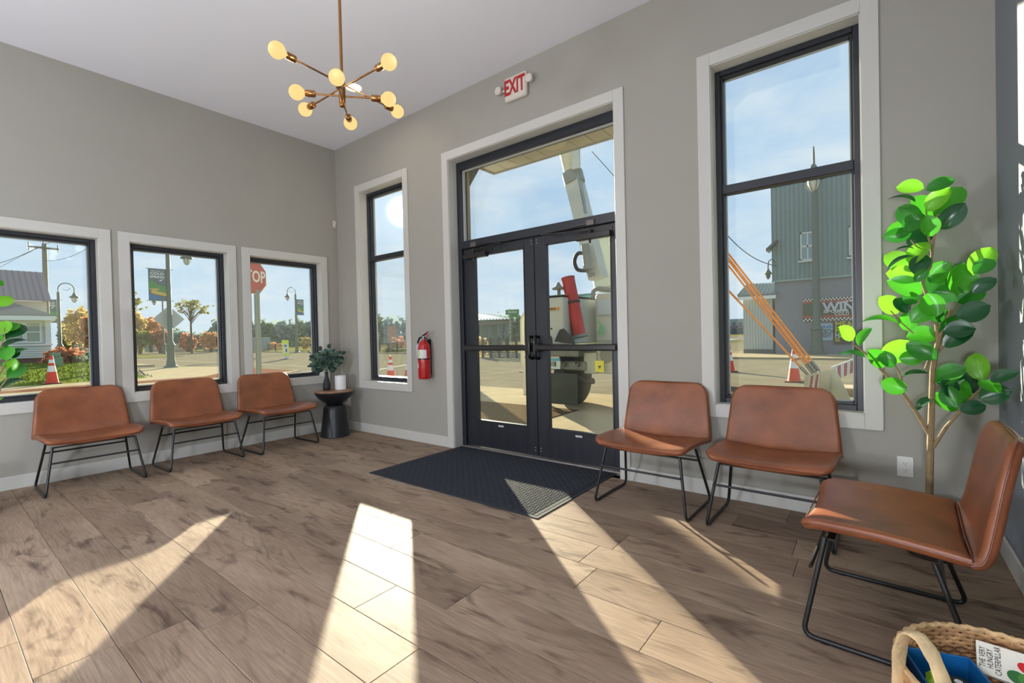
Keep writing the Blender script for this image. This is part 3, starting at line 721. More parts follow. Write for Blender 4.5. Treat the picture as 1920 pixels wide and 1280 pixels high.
def wrap(z0, z1, a0, a1, rr, m, nm):
    mb = MB(); k = 10; vs = []
    for i in range(k+1):
        a = R(a0+(a1-a0)*i/k)
        for z in (z0, z1): vs.append((X+rr*math.cos(a), Y+rr*math.sin(a), z))
    mb.add(vs, [(2*i, 2*i+2, 2*i+3, 2*i+1) for i in range(k)]); return mb.build(nm, m, fx, smooth=True)
wrap(.99, 1.085, -105, -20, .0722, mat('label_white', (214, 216, 214), .5), 'label')
wrap(.995, 1.08, -112, -86, .0728, mat('label_green', (196, 202, 120), .5), 'label_band')
wrap(.88, .93, -145, -102, .0722, mat('label_white', 0), 'label')
lt = MB()
for i in range(4): lt.box((X-.052, Y-.0535, 1.002+i*.02), (X-.045, Y-.0525, 1.009+i*.02))
lt.build('label_marks', mat('black_hardware', 0), fx, kind='stuff')
MB().lathe([(.018, 1.195), (.020, 1.20), (.020, 1.235), (.012, 1.245), (.0001, 1.246)], (X, Y, 0), 18).build('valve', mat('valve_grey', (150, 150, 150), .3, .7), fx, smooth=True)
MB().tube([(X-.015, Y-.01, 1.235), (X+.05, Y-.01, 1.265), (X+.085, Y-.01, 1.285)], [.008, .008, .006], 6).tube([(X-.01, Y-.01, 1.225), (X+.05, Y-.01, 1.215), (X+.09, Y-.01, 1.185)], [.008, .007, .005], 6).build('lever', mat('black_hardware', 0), fx, smooth=True)
MB().tube(rounded([(X-.01, Y-.01, 1.225), (X-.06, Y-.01, 1.22), (X-.09, Y-.012, 1.16)], .03), .010, 8).build('hose', mat('black_hardware', 0), fx, smooth=True)
MB().tube([(X-.084, Y-.013, 1.17), (X-.08, Y-.015, 1.08), (X-.072, Y-.02, 1.0)], [.002, .004, .012], 6).build('nozzle', mat('black_hardware', 0), fx, smooth=True)
MB().tube(arc((X-.03, Y-.012, 1.262), .02, 0, 2*PI, 12, (1, 0, 0), (0, 0, 1))[:-1], .0022, 5, closed=True).build('safety_pin', mat('valve_grey', 0), fx)
MB().prism([(X+.062, Y-.014, 1.285), (X+.085, Y-.014, 1.285), (X+.085, Y-.014, 1.225), (X+.066, Y-.014, 1.225)], (0, -.002, 0)).build('red_tag', FR, fx)
MB().prism([(X-.10, Y-.03, 1.13), (X-.062, Y-.03, 1.15), (X-.058, Y-.03, 1.0), (X-.088, Y-.03, .985)], (0, .0015, 0)).build('inspection_tag', mat('tag_lilac', (196, 196, 216), .6), fx)
MB().box((X-.02, -.03, .80), (X+.02, 0, 1.20)).build('wall_bracket', mat('black_hardware', 0), fx)
ms = thing('motion_sensor', 'small white motion sensor high on the left wall near the corner', 'sensor', (.001, -.035, 2.80))
MB().box((.0005, -.062, 2.755), (.022, -.012, 2.85), .007).build('body', WP, ms, smooth=True)
MB().sphere((.022, -.037, 2.795), .017, 12, 6, (.5, 1, 1)).build('lens', mat('white_plastic', 0), ms, smooth=True)

# ------------------------------------------------------------------ potted plants
LG = [mat('leaf_bright', (70, 160, 36), .27, trans=.28), mat('leaf_mid', (44, 124, 34), .27, trans=.22), mat('leaf_lime', (118, 190, 44), .3, trans=.35), mat('leaf_dark', (24, 76, 40), .25, trans=.08)]
BARK = mat('plant_stem_bark', (140, 118, 84), .75, var=.2, scale=30, bump=.3)
def leaf_mesh(m, wdt, curl):
    n = 8; vs = []; fs = []
    for i in range(n+1):
        t = i/n; w_ = wdt*(math.sin(PI*min(1, t**.85*1.0))**.62)*(.75+.35*t) if 0 < t < 1 else .0
        z = -curl*(t-.3)**2
        vs += [(-w_, t, z+w_*.28), (-w_*.5, t, z+w_*.07), (0, t, z-.012), (w_*.5, t, z+w_*.07), (w_, t, z+w_*.28)]
    for i in range(n):
        for j in range(4): a = i*5+j; fs.append((a, a+1, a+6, a+5))
    me = bpy.data.meshes.new('leaf'); me.from_pydata(vs, [], fs); me.materials.append(m); me.polygons.foreach_set('use_smooth', [True]*len(fs)); return me
LM = {}
for k, m_ in enumerate(LG):
    for q, (wd, cu_) in enumerate(((.36, .35), (.27, .6), (.42, .15))): LM[k, q] = leaf_mesh(m_, wd, cu_)
def leaf_at(root, u0, v0, u1, v1, y, kind, rnd, thin=False, axis=1):
    a = at(u0, v0, axis, y); b = at(u1, v1, axis, y+rnd.uniform(-.05, .03)); d = b-a
    nr = -ray((u0+u1)/2, (v0+v1)/2).normalized()
    if thin: nr = Vector((0, 0, 1))*.9+nr*.35
    else: nr = nr+Vector((rnd.uniform(-.45, .45), rnd.uniform(-.3, .3), rnd.uniform(-.1, .7)))
    return place_leaf('leaf', LM[kind, 1 if thin else rnd.choice((0, 2, 2))], root, a, d, nr, d.length*1.1)
rnd = random.Random(5)
PY = -.30
def cp(X, Y): return (1540+X/1.968, 310+Y/1.968)
pr = at(1745, 930, 1, PY); 
pt_ = thing('rubber_plant', 'tall potted rubber plant with glossy bright green leaves in the right corner', 'plant', (pr.x, PY, .0))
BK = [([(397, 1262), (400, 1150), (403, 1000), (408, 850), (410, 760), (430, 650), (452, 590), (478, 530)], .019, .008), ([(403, 1000), (350, 910), (300, 840), (240, 775), (180, 710), (140, 675), (110, 655)], .010, .004),
      ([(412, 1040), (460, 965), (510, 910), (550, 860), (590, 825)], .010, .005), ([(430, 650), (425, 590), (392, 490), (372, 430), (403, 370), (415, 270), (430, 180)], .010, .005),
      ([(403, 380), (368, 320), (330, 275)], .006, .003), ([(430, 690), (470, 640), (495, 600)], .006, .003), ([(300, 800), (285, 760), (272, 735)], .005, .003), ([(410, 330), (392, 250), (385, 130)], .006, .003), ([(385, 750), (395, 720), (412, 705)], .007, .004), ([(340, 620), (290, 575), (255, 535)], .004, .003)]
for k, (pl, ra, rb) in enumerate(BK):
    P3 = [at(*cp(*q), 1, PY) for q in pl]
    if k == 0: P3 = [Vector((P3[0].x, PY, .17))]+P3
    n = len(P3); MB().tube(P3, [ra+(rb-ra)*i/(n-1) for i in range(n)], 8).build('trunk' if k == 0 else 'branch', BARK, pt_, smooth=True)
# leaves: base x,y, tip x,y, tone, thin
LV = [(380, 85, 285, 78, 2), (385, 92, 482, 50, 1), (350, 130, 266, 103, 3, 1), (388, 170, 462, 88, 2), (436, 180, 510, 84, 0), (438, 236, 521, 148, 3), (430, 190, 348, 118, 0), (372, 212, 284, 158, 1), (372, 175, 318, 238, 1), (340, 222, 247, 250, 0), (335, 250, 240, 262, 1),
      (402, 225, 333, 298, 3), (392, 280, 330, 352, 2), (408, 262, 392, 190, 0), (345, 305, 284, 298, 3, 1), (340, 380, 240, 332, 2), (340, 330, 243, 362, 3, 1), (388, 330, 345, 392, 3), (352, 412, 250, 398, 2), (375, 472, 262, 425, 0), (392, 432, 466, 362, 0), (345, 430, 388, 385, 1), (400, 475, 470, 395, 1),
      (505, 482, 525, 368, 0), (560, 405, 622, 305, 2), (562, 400, 632, 350, 1), (556, 470, 636, 418, 3), (560, 380, 490, 372, 3), (430, 470, 512, 430, 0), (530, 478, 425, 466, 1), (498, 505, 598, 462, 1), (500, 560, 612, 518, 3), (285, 545, 222, 490, 2), (288, 578, 172, 552, 0, 1), (318, 545, 278, 492, 3), (322, 612, 318, 545, 0), (330, 580, 420, 512, 0),
      (425, 560, 395, 478, 0), (430, 545, 338, 560, 1), (350, 510, 312, 472, 1), (470, 560, 398, 545, 1), (530, 575, 610, 520, 3), (448, 590, 532, 580, 0), (448, 610, 560, 602, 3), (448, 668, 545, 612, 3), (452, 640, 510, 560, 1), (312, 632, 425, 622, 0), (312, 655, 415, 705, 1), (232, 745, 182, 685, 0), (225, 722, 316, 655, 2), (270, 745, 222, 690, 1), (285, 712, 372, 708, 0),
      (118, 645, 72, 598, 2), (135, 665, 168, 598, 0, 1), (165, 705, 76, 680, 1, 1), (290, 782, 370, 750, 3, 1), (318, 830, 228, 800, 0), (348, 905, 398, 848, 3, 1), (420, 800, 520, 748, 1), (500, 850, 450, 800, 3), (565, 840, 505, 768, 3), (510, 880, 520, 800, 0), (505, 905, 422, 845, 0), (512, 905, 600, 885, 3), (592, 795, 566, 700, 2), (580, 795, 655, 832, 0), (622, 795, 710, 762, 3), (580, 862, 690, 832, 3), (500, 895, 460, 820, 1)]
for q in LV:
    a = cp(q[0], q[1]); b = cp(q[2], q[3]); leaf_at(pt_, *a, *b, PY+rnd.uniform(-.07, .06)-(.2 if max(a[0], b[0]) > 1850 else 0), q[4], rnd, len(q) > 5)
def pot(x, y, h, rt, root, m, nm='pot'):
    MB().lathe([(rt*.72, 0), (rt*.76, .006), (rt*.97, h-.03), (rt, h-.025), (rt, h), (rt-.012, h), (rt-.016, h-.03), (rt-.03, h-.05)], (x, y, 0), 36).build(nm, m, root, smooth=True)
    MB().lathe([(rt-.02, h-.045), (.0001, h-.035)], (x, y, 0), 24).build('soil', mat('potting_soil', (52, 40, 32), .95, bump=.8, bscale=40), root)
pot(pr.x, PY, .275, .14, pt_, mat('dark_woven_pot', (58, 48, 40), .8, var=.3, scale=20, bump=.5, bscale=60))
# left plant, mostly beyond the frame
lx, ly = .72, -3.50
pt2 = thing('leafy_plant', 'green leafy plant partly out of frame at the left edge by the window', 'plant', (lx, ly, 0))
pot(lx, ly, .32, .15, pt2, mat('dark_woven_pot', 0))
PX = lx
def cl_(X, Y): return (X/5.333, 520+Y/5.333)
for k, (pl) in enumerate(([(-40, 1250), (10, 1090), (80, 1000)], [(-30, 1000), (30, 900), (75, 830)], [(-40, 760), (10, 680), (45, 600), (40, 510)])):
    P3 = [at(*cl_(*q), 0, PX) for q in pl]
    P3 = [Vector((lx, ly, .28)), Vector((lx, ly-.01, .6+.1*k))]+P3
    MB().tube(P3, [.012, .010]+[.006, .005, .004, .003][:len(pl)], 6).build('branch', BARK, pt2, smooth=True)
for q in [(40, 600, 235, 483, 3), (10, 700, 220, 592, 3, 1), (-60, 270, 125, 212, 2), (-40, 50, 38, 62, 0), (30, 570, 60, 440, 2), (60, 540, 180, 455, 0), (40, 520, -30, 450, 2), (20, 640, -60, 560, 0), (60, 830, 70, 690, 0), (75, 800, 235, 688, 1, 1), (60, 770, -50, 740, 1), (90, 800, 190, 740, 3), (90, 940, 160, 830, 2), (70, 1000, 240, 885, 1), (-20, 1110, 210, 985, 3, 1), (0, 900, -90, 860, 1), (100, 930, 140, 820, 2), (-20, 1240, 20, 1200, 2, 1), (30, 620, 100, 560, 1), (-10, 1000, -70, 900, 0), (20, 880, 90, 850, 0)]:
    a = cl_(q[0], q[1]); b = cl_(q[2], q[3]); leaf_at(pt2, *a, *b, PX+rnd.uniform(-.05, .05), q[4], rnd, len(q) > 5, axis=0)

# ------------------------------------------------------------------ basket of children's things
WEAVE = mat('woven_seagrass', (182, 140, 98), .8, var=.35, scale=26, bump=.4, bscale=120)
PALE = mat('pale_palm_handle', (206, 180, 138), .8, var=.22, scale=20, bump=.5, bscale=80)
bx_, by_ = 6.103, -1.975; BR1, BR2, BH = .222, .240, .345
bk = thing('basket', 'round woven seagrass basket with two pale loop handles on the floor by the nearest chair', 'basket', (bx_, by_, 0))
rows_, segs = 30, 76
wv = MB()
for i in range(rows_):
    z = .012+i*(BH-.02)/(rows_-1); k = .86+.14*(z/BH)**.7
    pts = []
    for j in range(segs):
        a = 2*PI*j/segs; q = .0055*math.sin(j*PI/1+i*PI) ; amp = .009 if i < rows_-1 else .004; rr = 1+(amp if (j+i) % 2 else -amp)
        pts.append((bx_+BR1*k*rr*math.cos(a), by_+BR2*k*rr*math.sin(a), z+(.002 if (j+i) % 2 else -.002)))
    if i == rows_-1: wv.build('woven_side', WEAVE, bk, smooth=True, kind='stuff'); wv = MB()
    wv.tube(pts, (.0066 if i < rows_-1 else .0075), 6, closed=True)
wv.build('rim', mat('rim_seagrass', (200, 166, 122), .8, var=.3, scale=40, bump=.5, bscale=90), bk, smooth=True)
MB().lathe([(.195, .004), (.195, .012), (.0001, .012)], (bx_, by_, 0), 28).build('bottom', WEAVE, bk)
ribs = MB()
for j in range(28):
    a = 2*PI*(j+.25)/28; ribs.tube([(bx_+BR1*.86*math.cos(a), by_+BR2*.86*math.sin(a), .01), (bx_+BR1*.955*math.cos(a), by_+BR2*.955*math.sin(a), .17), (bx_+BR1*math.cos(a), by_+BR2*math.sin(a), BH)], .004, 5)
ribs.build('uprights', WEAVE, bk, kind='stuff')
def handle(a0, a1, hgt, lean):
    A = Vector((bx_+BR1*1.03*math.cos(a0), by_+BR2*1.03*math.sin(a0), BH-.10)); B = Vector((bx_+BR1*1.03*math.cos(a1), by_+BR2*1.03*math.sin(a1), BH-.10))
    outw = Vector((math.cos((a0+a1)/2), math.sin((a0+a1)/2), 0)); top = (A+B)/2+Vector((0, 0, hgt+.10))+outw*lean
    side = (B-A); pts = []
    for i in range(21):
        t = i/20; s_ = math.cos(PI*t); h = math.sin(PI*t)
        k = min(1, h*1.5)
        pts.append((A+B)/2-side*.5*(s_ if abs(s_) < .999 else s_)+(top-(A+B)/2)*h**.8)
    mb = MB(); n = len(pts)
    for i, p in enumerate(pts):              # a flat braided strap
        pass
    vs = []; fs = []
    for i, p in enumerate(pts):
        d = (pts[min(i+1, n-1)]-pts[max(i-1, 0)]).normalized(); wv_ = outw*1.0; wv_ = (wv_-d*wv_.dot(d)).normalized(); nn = d.cross(wv_)
        wd = .017*(1+.10*math.sin(i*2.1)); th = .006
        for a, b in ((-wd, -th*.4), (-wd*.6, -th), (wd*.6, -th), (wd, -th*.4), (wd, th*.4), (wd*.6, th), (-wd*.6, th), (-wd, th*.4)): vs.append(p+wv_*a+nn*b)
    for i in range(n-1):
        for j in range(8): fs.append((i*8+j, i*8+(j+1) % 8, (i+1)*8+(j+1) % 8, (i+1)*8+j))
    fs += [tuple(range(8)), tuple((n-1)*8+j for j in range(8))[::-1]]
    mb.add(vs, fs); mb.build('handle', PALE, bk, smooth=True)
handle(R(200), R(238), .125, .02)
handle(R(20), R(55), .07, .01)
# blue open bin inside
BLUE = mat('blue_plastic_bin', (14, 92, 150), .4)
c0 = at(1712, 1216, 2, .30)
bn = thing('toy_bin', 'open dark blue box standing inside the woven basket', 'box', (6.07, -1.97, .05))
bn.location = (6.003, -1.975, .04); bn.rotation_euler = (0, 0, R(17))
bq = MB(); X0, X1, Y0_, Y1_, Z0, Z1 = -.078, .078, -.118, .118, 0, .262
th = .006
for a, b in (((X0, Y0_, Z0), (X1, Y1_, Z0+th)), ((X0, Y0_, Z0), (X0+th, Y1_, Z1)), ((X1-th, Y0_, Z0), (X1, Y1_, Z1)), ((X0, Y0_, Z0), (X1, Y0_+th, Z1)), ((X0, Y1_-th, Z0), (X1, Y1_, Z1))): bq.box(a, b, .002)
bq.build('bin_walls', BLUE, bn, world=False)
# toy car in the bin
ty_ = thing('toy_vehicle', 'turquoise and lime green toy vehicle with a black wheel inside the blue box', 'toy', (5.99, -1.97, .14))
TEAL = mat('turquoise_plastic', (30, 172, 190), .35); LIME = mat('lime_plastic', (156, 202, 30), .35)
MB().box((5.942, -2.06, .14), (6.035, -1.882, .258), .028).build('body', TEAL, ty_, smooth=True)
MB().box((5.945, -1.965, .235), (5.975, -1.905, .272), .010).build('cab', LIME, ty_, smooth=True)
for xx, yy in ((6.012, -2.03), (6.010, -1.938)):
    wl_ = MB().lathe([(.0001, -.008), (.026, -.008), (.030, -.004), (.030, .006), (.026, .010), (.0001, .010)], (xx, yy, .266), 20, axis='z').build('wheel', mat('toy_black', (18, 20, 24), .4), ty_, smooth=True)
    MB().lathe([(.009, 0), (.009, .003), (.0001, .004)], (xx, yy, .276), 12).build('wheel_cap', mat('toy_white', (226, 230, 232), .4), wl_)
# picture book leaning in the basket
bo = thing('picture_book', 'white picture book with red and green shapes and black title inside the basket', 'book', (6.19, -1.92, .24))
A = Vector(at(1817, 1199, 2, .325)); Bv = Vector(at(1925, 1232, 2, .325)); rt_ = (Bv-A).normalized()
up_ = Vector((-.12, .80, .58)).normalized()
up_ = (up_-rt_*up_.dot(rt_)).normalized(); nb = rt_.cross(up_)
if nb.z < 0: nb = -nb
def bp_(x, y, z=0): return A+rt_*x-up_*y+nb*z
BW, BHt = .20, .088
A = A+Vector((.014, .004, .004))
MB().prism([bp_(0, 0, -.010), bp_(BW, 0, -.010), bp_(BW, BHt, -.010), bp_(0, BHt, -.010)], nb*.010).build('cover', mat('book_cover_white', (226, 222, 210), .35), bo)
for i, (s_, off) in enumerate((('THE VERY', .012), ('HUNGRY', .027), ('CATERPILLAR', .042))):
    text('title', s_, .0175, bp_(off, .042, .0006), up_, -rt_, mat('print_black', (30, 28, 26), .5), bo, ext=.0002, sx=.72)
def blob(cx_, cy_, rx, ry, m, nm, rot=0, z=.0004, n=20):
    vs = [bp_(cx_+rx*math.cos(a)*math.cos(rot)-ry*math.sin(a)*math.sin(rot), cy_+rx*math.cos(a)*math.sin(rot)+ry*math.sin(a)*math.cos(rot), z) for a in [2*PI*i/n for i in range(n)]]
    MB().prism(vs, nb*.0003).build(nm, m, bo)
blob(.098, .042, .022, .014, mat('print_red', (196, 24, 32), .4), 'red_print', .5, .0006)
for cx_, cy_, q in ((.078, .071, 'a'), (.098, .072, 'b'), (.114, .068, 'c'), (.134, .071, 'a')):
    blob(cx_, cy_, .022, .017, mat('print_green_'+q, {'a': (40, 104, 48), 'b': (66, 128, 52), 'c': (20, 110, 96)}[q], .4), 'green_print', .4, .0004+.0001*ord(q)-.0096)

# ================================================================== outside
GZ = -.05
# ---- ground
ASPH = mat('street_asphalt', (124, 116, 98), .85, spec=0, var=.12, scale=1.2, bump=.3, bscale=30)
CONC = mat('sidewalk_concrete', (166, 152, 124), .8, spec=0, var=.08, scale=2, bump=.15, bscale=50)
GRASS = mat('lawn_grass', (112, 124, 48), .9, spec=0, var=.35, scale=6, bump=1.0, bscale=25)
VERGE = mat('far_verge_grass', (118, 114, 66), .9, spec=0, var=.25, scale=1.5)
GRIT = mat('grit_and_leaves', (96, 80, 60), .95, spec=0, var=.4, scale=40, bump=.8, bscale=60)
PAVR = mat('red_paver_strip', (122, 84, 66), .85, spec=0, var=.2, scale=12)
def slab(name, poly, z, m, th=.012):
    return MB().prism([(x, y, z-th) for x, y in poly], (0, 0, th)).build(name, m, kind='structure')
slab('ground_street', [(-260, -80), (90, -80), (90, 260), (-260, 260)], GZ, ASPH, .05)
slab('ground_front_sidewalk', [(-7, .24), (12, .24), (12, 5.0), (-4.2, 5.0), (-7, 3.2)], GZ+.035, CONC, .04)
slab('ground_grit_strip', [(-3.2, 1.3), (2.05, 1.3), (2.05, 2.95), (-3.2, 2.95)], GZ+.047, GRIT, .012)
slab('ground_corner_walk', [(-12.2, -14), (-15.0, -14), (-15.3, 1.2), (-17, 2.0), (-23, 3.2), (-23.6, 5.0), (-20, 6.0), (-13, 6.2), (-11.6, 4.6)], GZ+.03, CONC, .04)
slab('ground_paver_strip', [(-12.9, -14), (-13.6, -14), (-13.6, 2.9), (-16.8, 5.3), (-20.2, 5.7), (-20.0, 6.0), (-13.2, 6.1), (-12.4, 4.4)], GZ+.036, PAVR, .006)
# lawn, rising towards the house
mb = MB(); gx = [-15.3, -17, -20, -24, -28.2]; vs = []; fs = []
gy = [-16, -10, -5, -2, 0, 1.6]
for x in gx:
    t_ = (-15.3-x)/12.9
    for y in gy: vs.append((x, y*(1-.0*t_)+(1.2*t_ if y > 1 else 0), GZ+.03+.42*t_**1.1))
n = len(gy)
for i_ in range(len(gx)-1):
    for j in range(n-1): a = i_*n+j; fs.append((a, a+1, a+n+1, a+n))
mb.add(vs, fs); mb.build('ground_lawn', GRASS, kind='structure')
rnd = random.Random(2); tf = MB()
for _ in range(2600):
    x = rnd.uniform(-27, -15.4); y = rnd.uniform(-4.5, 1.9); t_ = (-15.3-x)/12.9; z = GZ+.03+.42*t_**1.1; h = rnd.uniform(.05, .13); a = rnd.uniform(0, PI); dx, dy = .02*math.cos(a), .02*math.sin(a)
    tf.add([(x-dx, y-dy, z), (x+dx, y+dy, z), (x+rnd.uniform(-.05, .05), y+rnd.uniform(-.05, .05), z+h)], [(0, 1, 2)])
tag(tf.build('lawn_tufts', GRASS, kind='stuff'), 'short yellow green grass blades of the lawn outside the left windows', 'grass', kind='stuff')
slab('ground_far_verge', [(-140, 21.5), (-6, 21.5), (-6, 60), (-140, 60)], GZ+.03, VERGE, .04)
slab('ground_far_kerb', [(-140, 21.0), (-6, 21.0), (-6, 21.5), (-140, 21.5)], GZ+.08, CONC, .1)
slab('ground_bar_walk', [(-1.6, 18.9), (14, 18.9), (14, 22.6), (-1.6, 22.6)], GZ+.08, CONC, .1)
slab('ground_west_verge', [(-140, 3.5), (-46, 3.5), (-46, 12), (-140, 14)], GZ+.03, VERGE, .04)
slab('ground_line', [(-46, 8.0), (-16, 8.0), (-16, 8.12), (-46, 8.12)], GZ+.004, mat('road_paint', (170, 166, 150), .7, spec=0), .004)
slab('ground_crosswalk', [(-9.5, 6.4), (-9.1, 6.4), (-14.5, 16), (-14.9, 16)], GZ+.004, mat('road_paint', 0), .004)
slab('ground_driveway', [(-60, -2.4), (-28.2, 1.6), (-26, 4.6), (-60, 3.4)], GZ+.10, CONC, .1)

# ---- entrance canopy: soffit boards, fascia, posts and braces
SOF = mat('soffit_vinyl', (208, 205, 188), .6, var=.04)
cn_ = thing('entrance_canopy', 'beige soffit canopy over the entrance carried by timber posts', 'canopy', (3.2, .7, 3.35))
bx0, bx1 = 1.93, 4.45; nb_ = 12; bw_ = (bx1-bx0)/nb_
for k in range(nb_):
    a = bx0+k*bw_; MB().box((a+.004, .245, 3.355), (a+bw_-.004, 1.10, 3.368), .002).build('soffit_board', SOF, cn_)
MB().box((bx0, .245, 3.37), (bx1, 1.10, 3.62)).build('roof_box', mat('canopy_roof', (120, 112, 96), .8), cn_)
MB().box((bx0-.03, 1.10, 3.34), (bx1+.03, 1.13, 3.66)).build('fascia', mat('fascia_board', (150, 146, 126), .6), cn_)
MB().box((bx0-.03, .245, 3.34), (bx0, 1.10, 3.66)).build('fascia', mat('fascia_board', 0), cn_)
MB().lathe([(.14, 3.352), (.15, 3.34), (.14, 3.325), (.0001, 3.322)], (3.04, .80, 0), 28).build('soffit_light', mat('soffit_lamp', (226, 222, 196), .5), cn_, smooth=True)
TIM = mat('weathered_timber', (176, 160, 124), .8, var=.3, scale=9, stretch=(1, 1, .12), bump=.4, bscale=50)
for px, s_ in ((1.93, 1), (4.52, -1)):
    MB().box((px, .245, -.02), (px+.20, .42, 3.35), .01).build('post', TIM, cn_)
    MB().prism([(px+.03, .42, 2.95), (px+.17, .42, 2.95), (px+.17, .70, 3.35), (px+.03, .70, 3.35)], (0, .0, .16) if False else (0, -.10, .10)).build('brace', mat('brace_grey', (112, 114, 104), .7), cn_)
# brick pillar added as a sun blocker, hidden from the picture's viewpoint by the wall between the narrow window and the doors; it keeps the sun off the right leaf
BRK = mat('pillar_brick', (136, 84, 64), .85, var=.2, scale=12)
pl_ = thing('sun_blocker_pillar', 'slim brick pillar added out of view to block the sun from the right door leaf', 'pillar', (-3.75, 6.2, GZ))
MB().box((-4.08, 6.0, GZ), (-3.83, 6.35, 5.0)).build('core', mat('pillar_mortar', (150, 142, 130), .9), pl_)
bk_ = MB()
for k in range(44):
    z = GZ+.02+k*.115
    for q in range(1):
        x = -4.085+.227*q+(.0 if k % 2 else -.0); bk_.box((x, 5.985, z), (x+.26, 6.0, z+.10))
bk_.build('bricks', BRK, pl_, kind='stuff')
MB().box((-4.12, 5.96, 5.0), (-3.82, 6.37, 5.1)).build('cap_stone', CONC, pl_)

# ---- traffic cones
ORG = mat('cone_orange', (226, 66, 34), .5); WHT = mat('cone_white', (236, 236, 232), .45)
def cone(loc, lab, sc=1.0, grp='orange traffic cones on the street'):
    t = thing('traffic_cone', lab, 'cone', (0, 0, 0), 0, grp)
    MB().box((-.18, -.18, 0), (.18, .18, .03), .012).build('base', mat('cone_base', (120, 60, 34), .7), t)
    MB().lathe([(.135, .03), (.118, .14), (.092, .32)], n=20).build('lower_body', ORG, t, smooth=True)
    MB().lathe([(.094, .32), (.070, .48)], n=20).build('collar', WHT, t, smooth=True)
    MB().lathe([(.070, .48), (.060, .55)], n=20).build('middle_band', ORG, t, smooth=True)
    MB().lathe([(.061, .55), (.048, .64)], n=20).build('collar', WHT, t, smooth=True)
    MB().lathe([(.048, .64), (.030, .745), (.022, .75), (.0001, .75)], n=20).build('tip', ORG, t, smooth=True)
    t.location = loc; t.scale = (sc, sc, sc); return t
P = at(98, 721, 2, GZ); c1 = cone((P.x, P.y, GZ+.03), 'orange cone at the edge of the lawn, seen through the leftmost window', 1.25)
for (u, v, lb, sc) in ((733, 714, 'left one of the two cones seen through the narrow window', 1.0), (767, 714, 'right one of the two cones seen through the narrow window', 1.05), (1368, 697, 'cone at the left edge of the tall window, behind the orange poles', 1.1), (1489, 716, 'orange cone behind the tips of the orange poles, seen through the tall window', 1.05), (987, 697, 'cone far beyond the left door leaf by the bright mirror', 1.0)):
    P = at(u, v, 2, GZ); dup(c1, (P.x, P.y, GZ), 0, lb, sc=(sc, sc, sc))

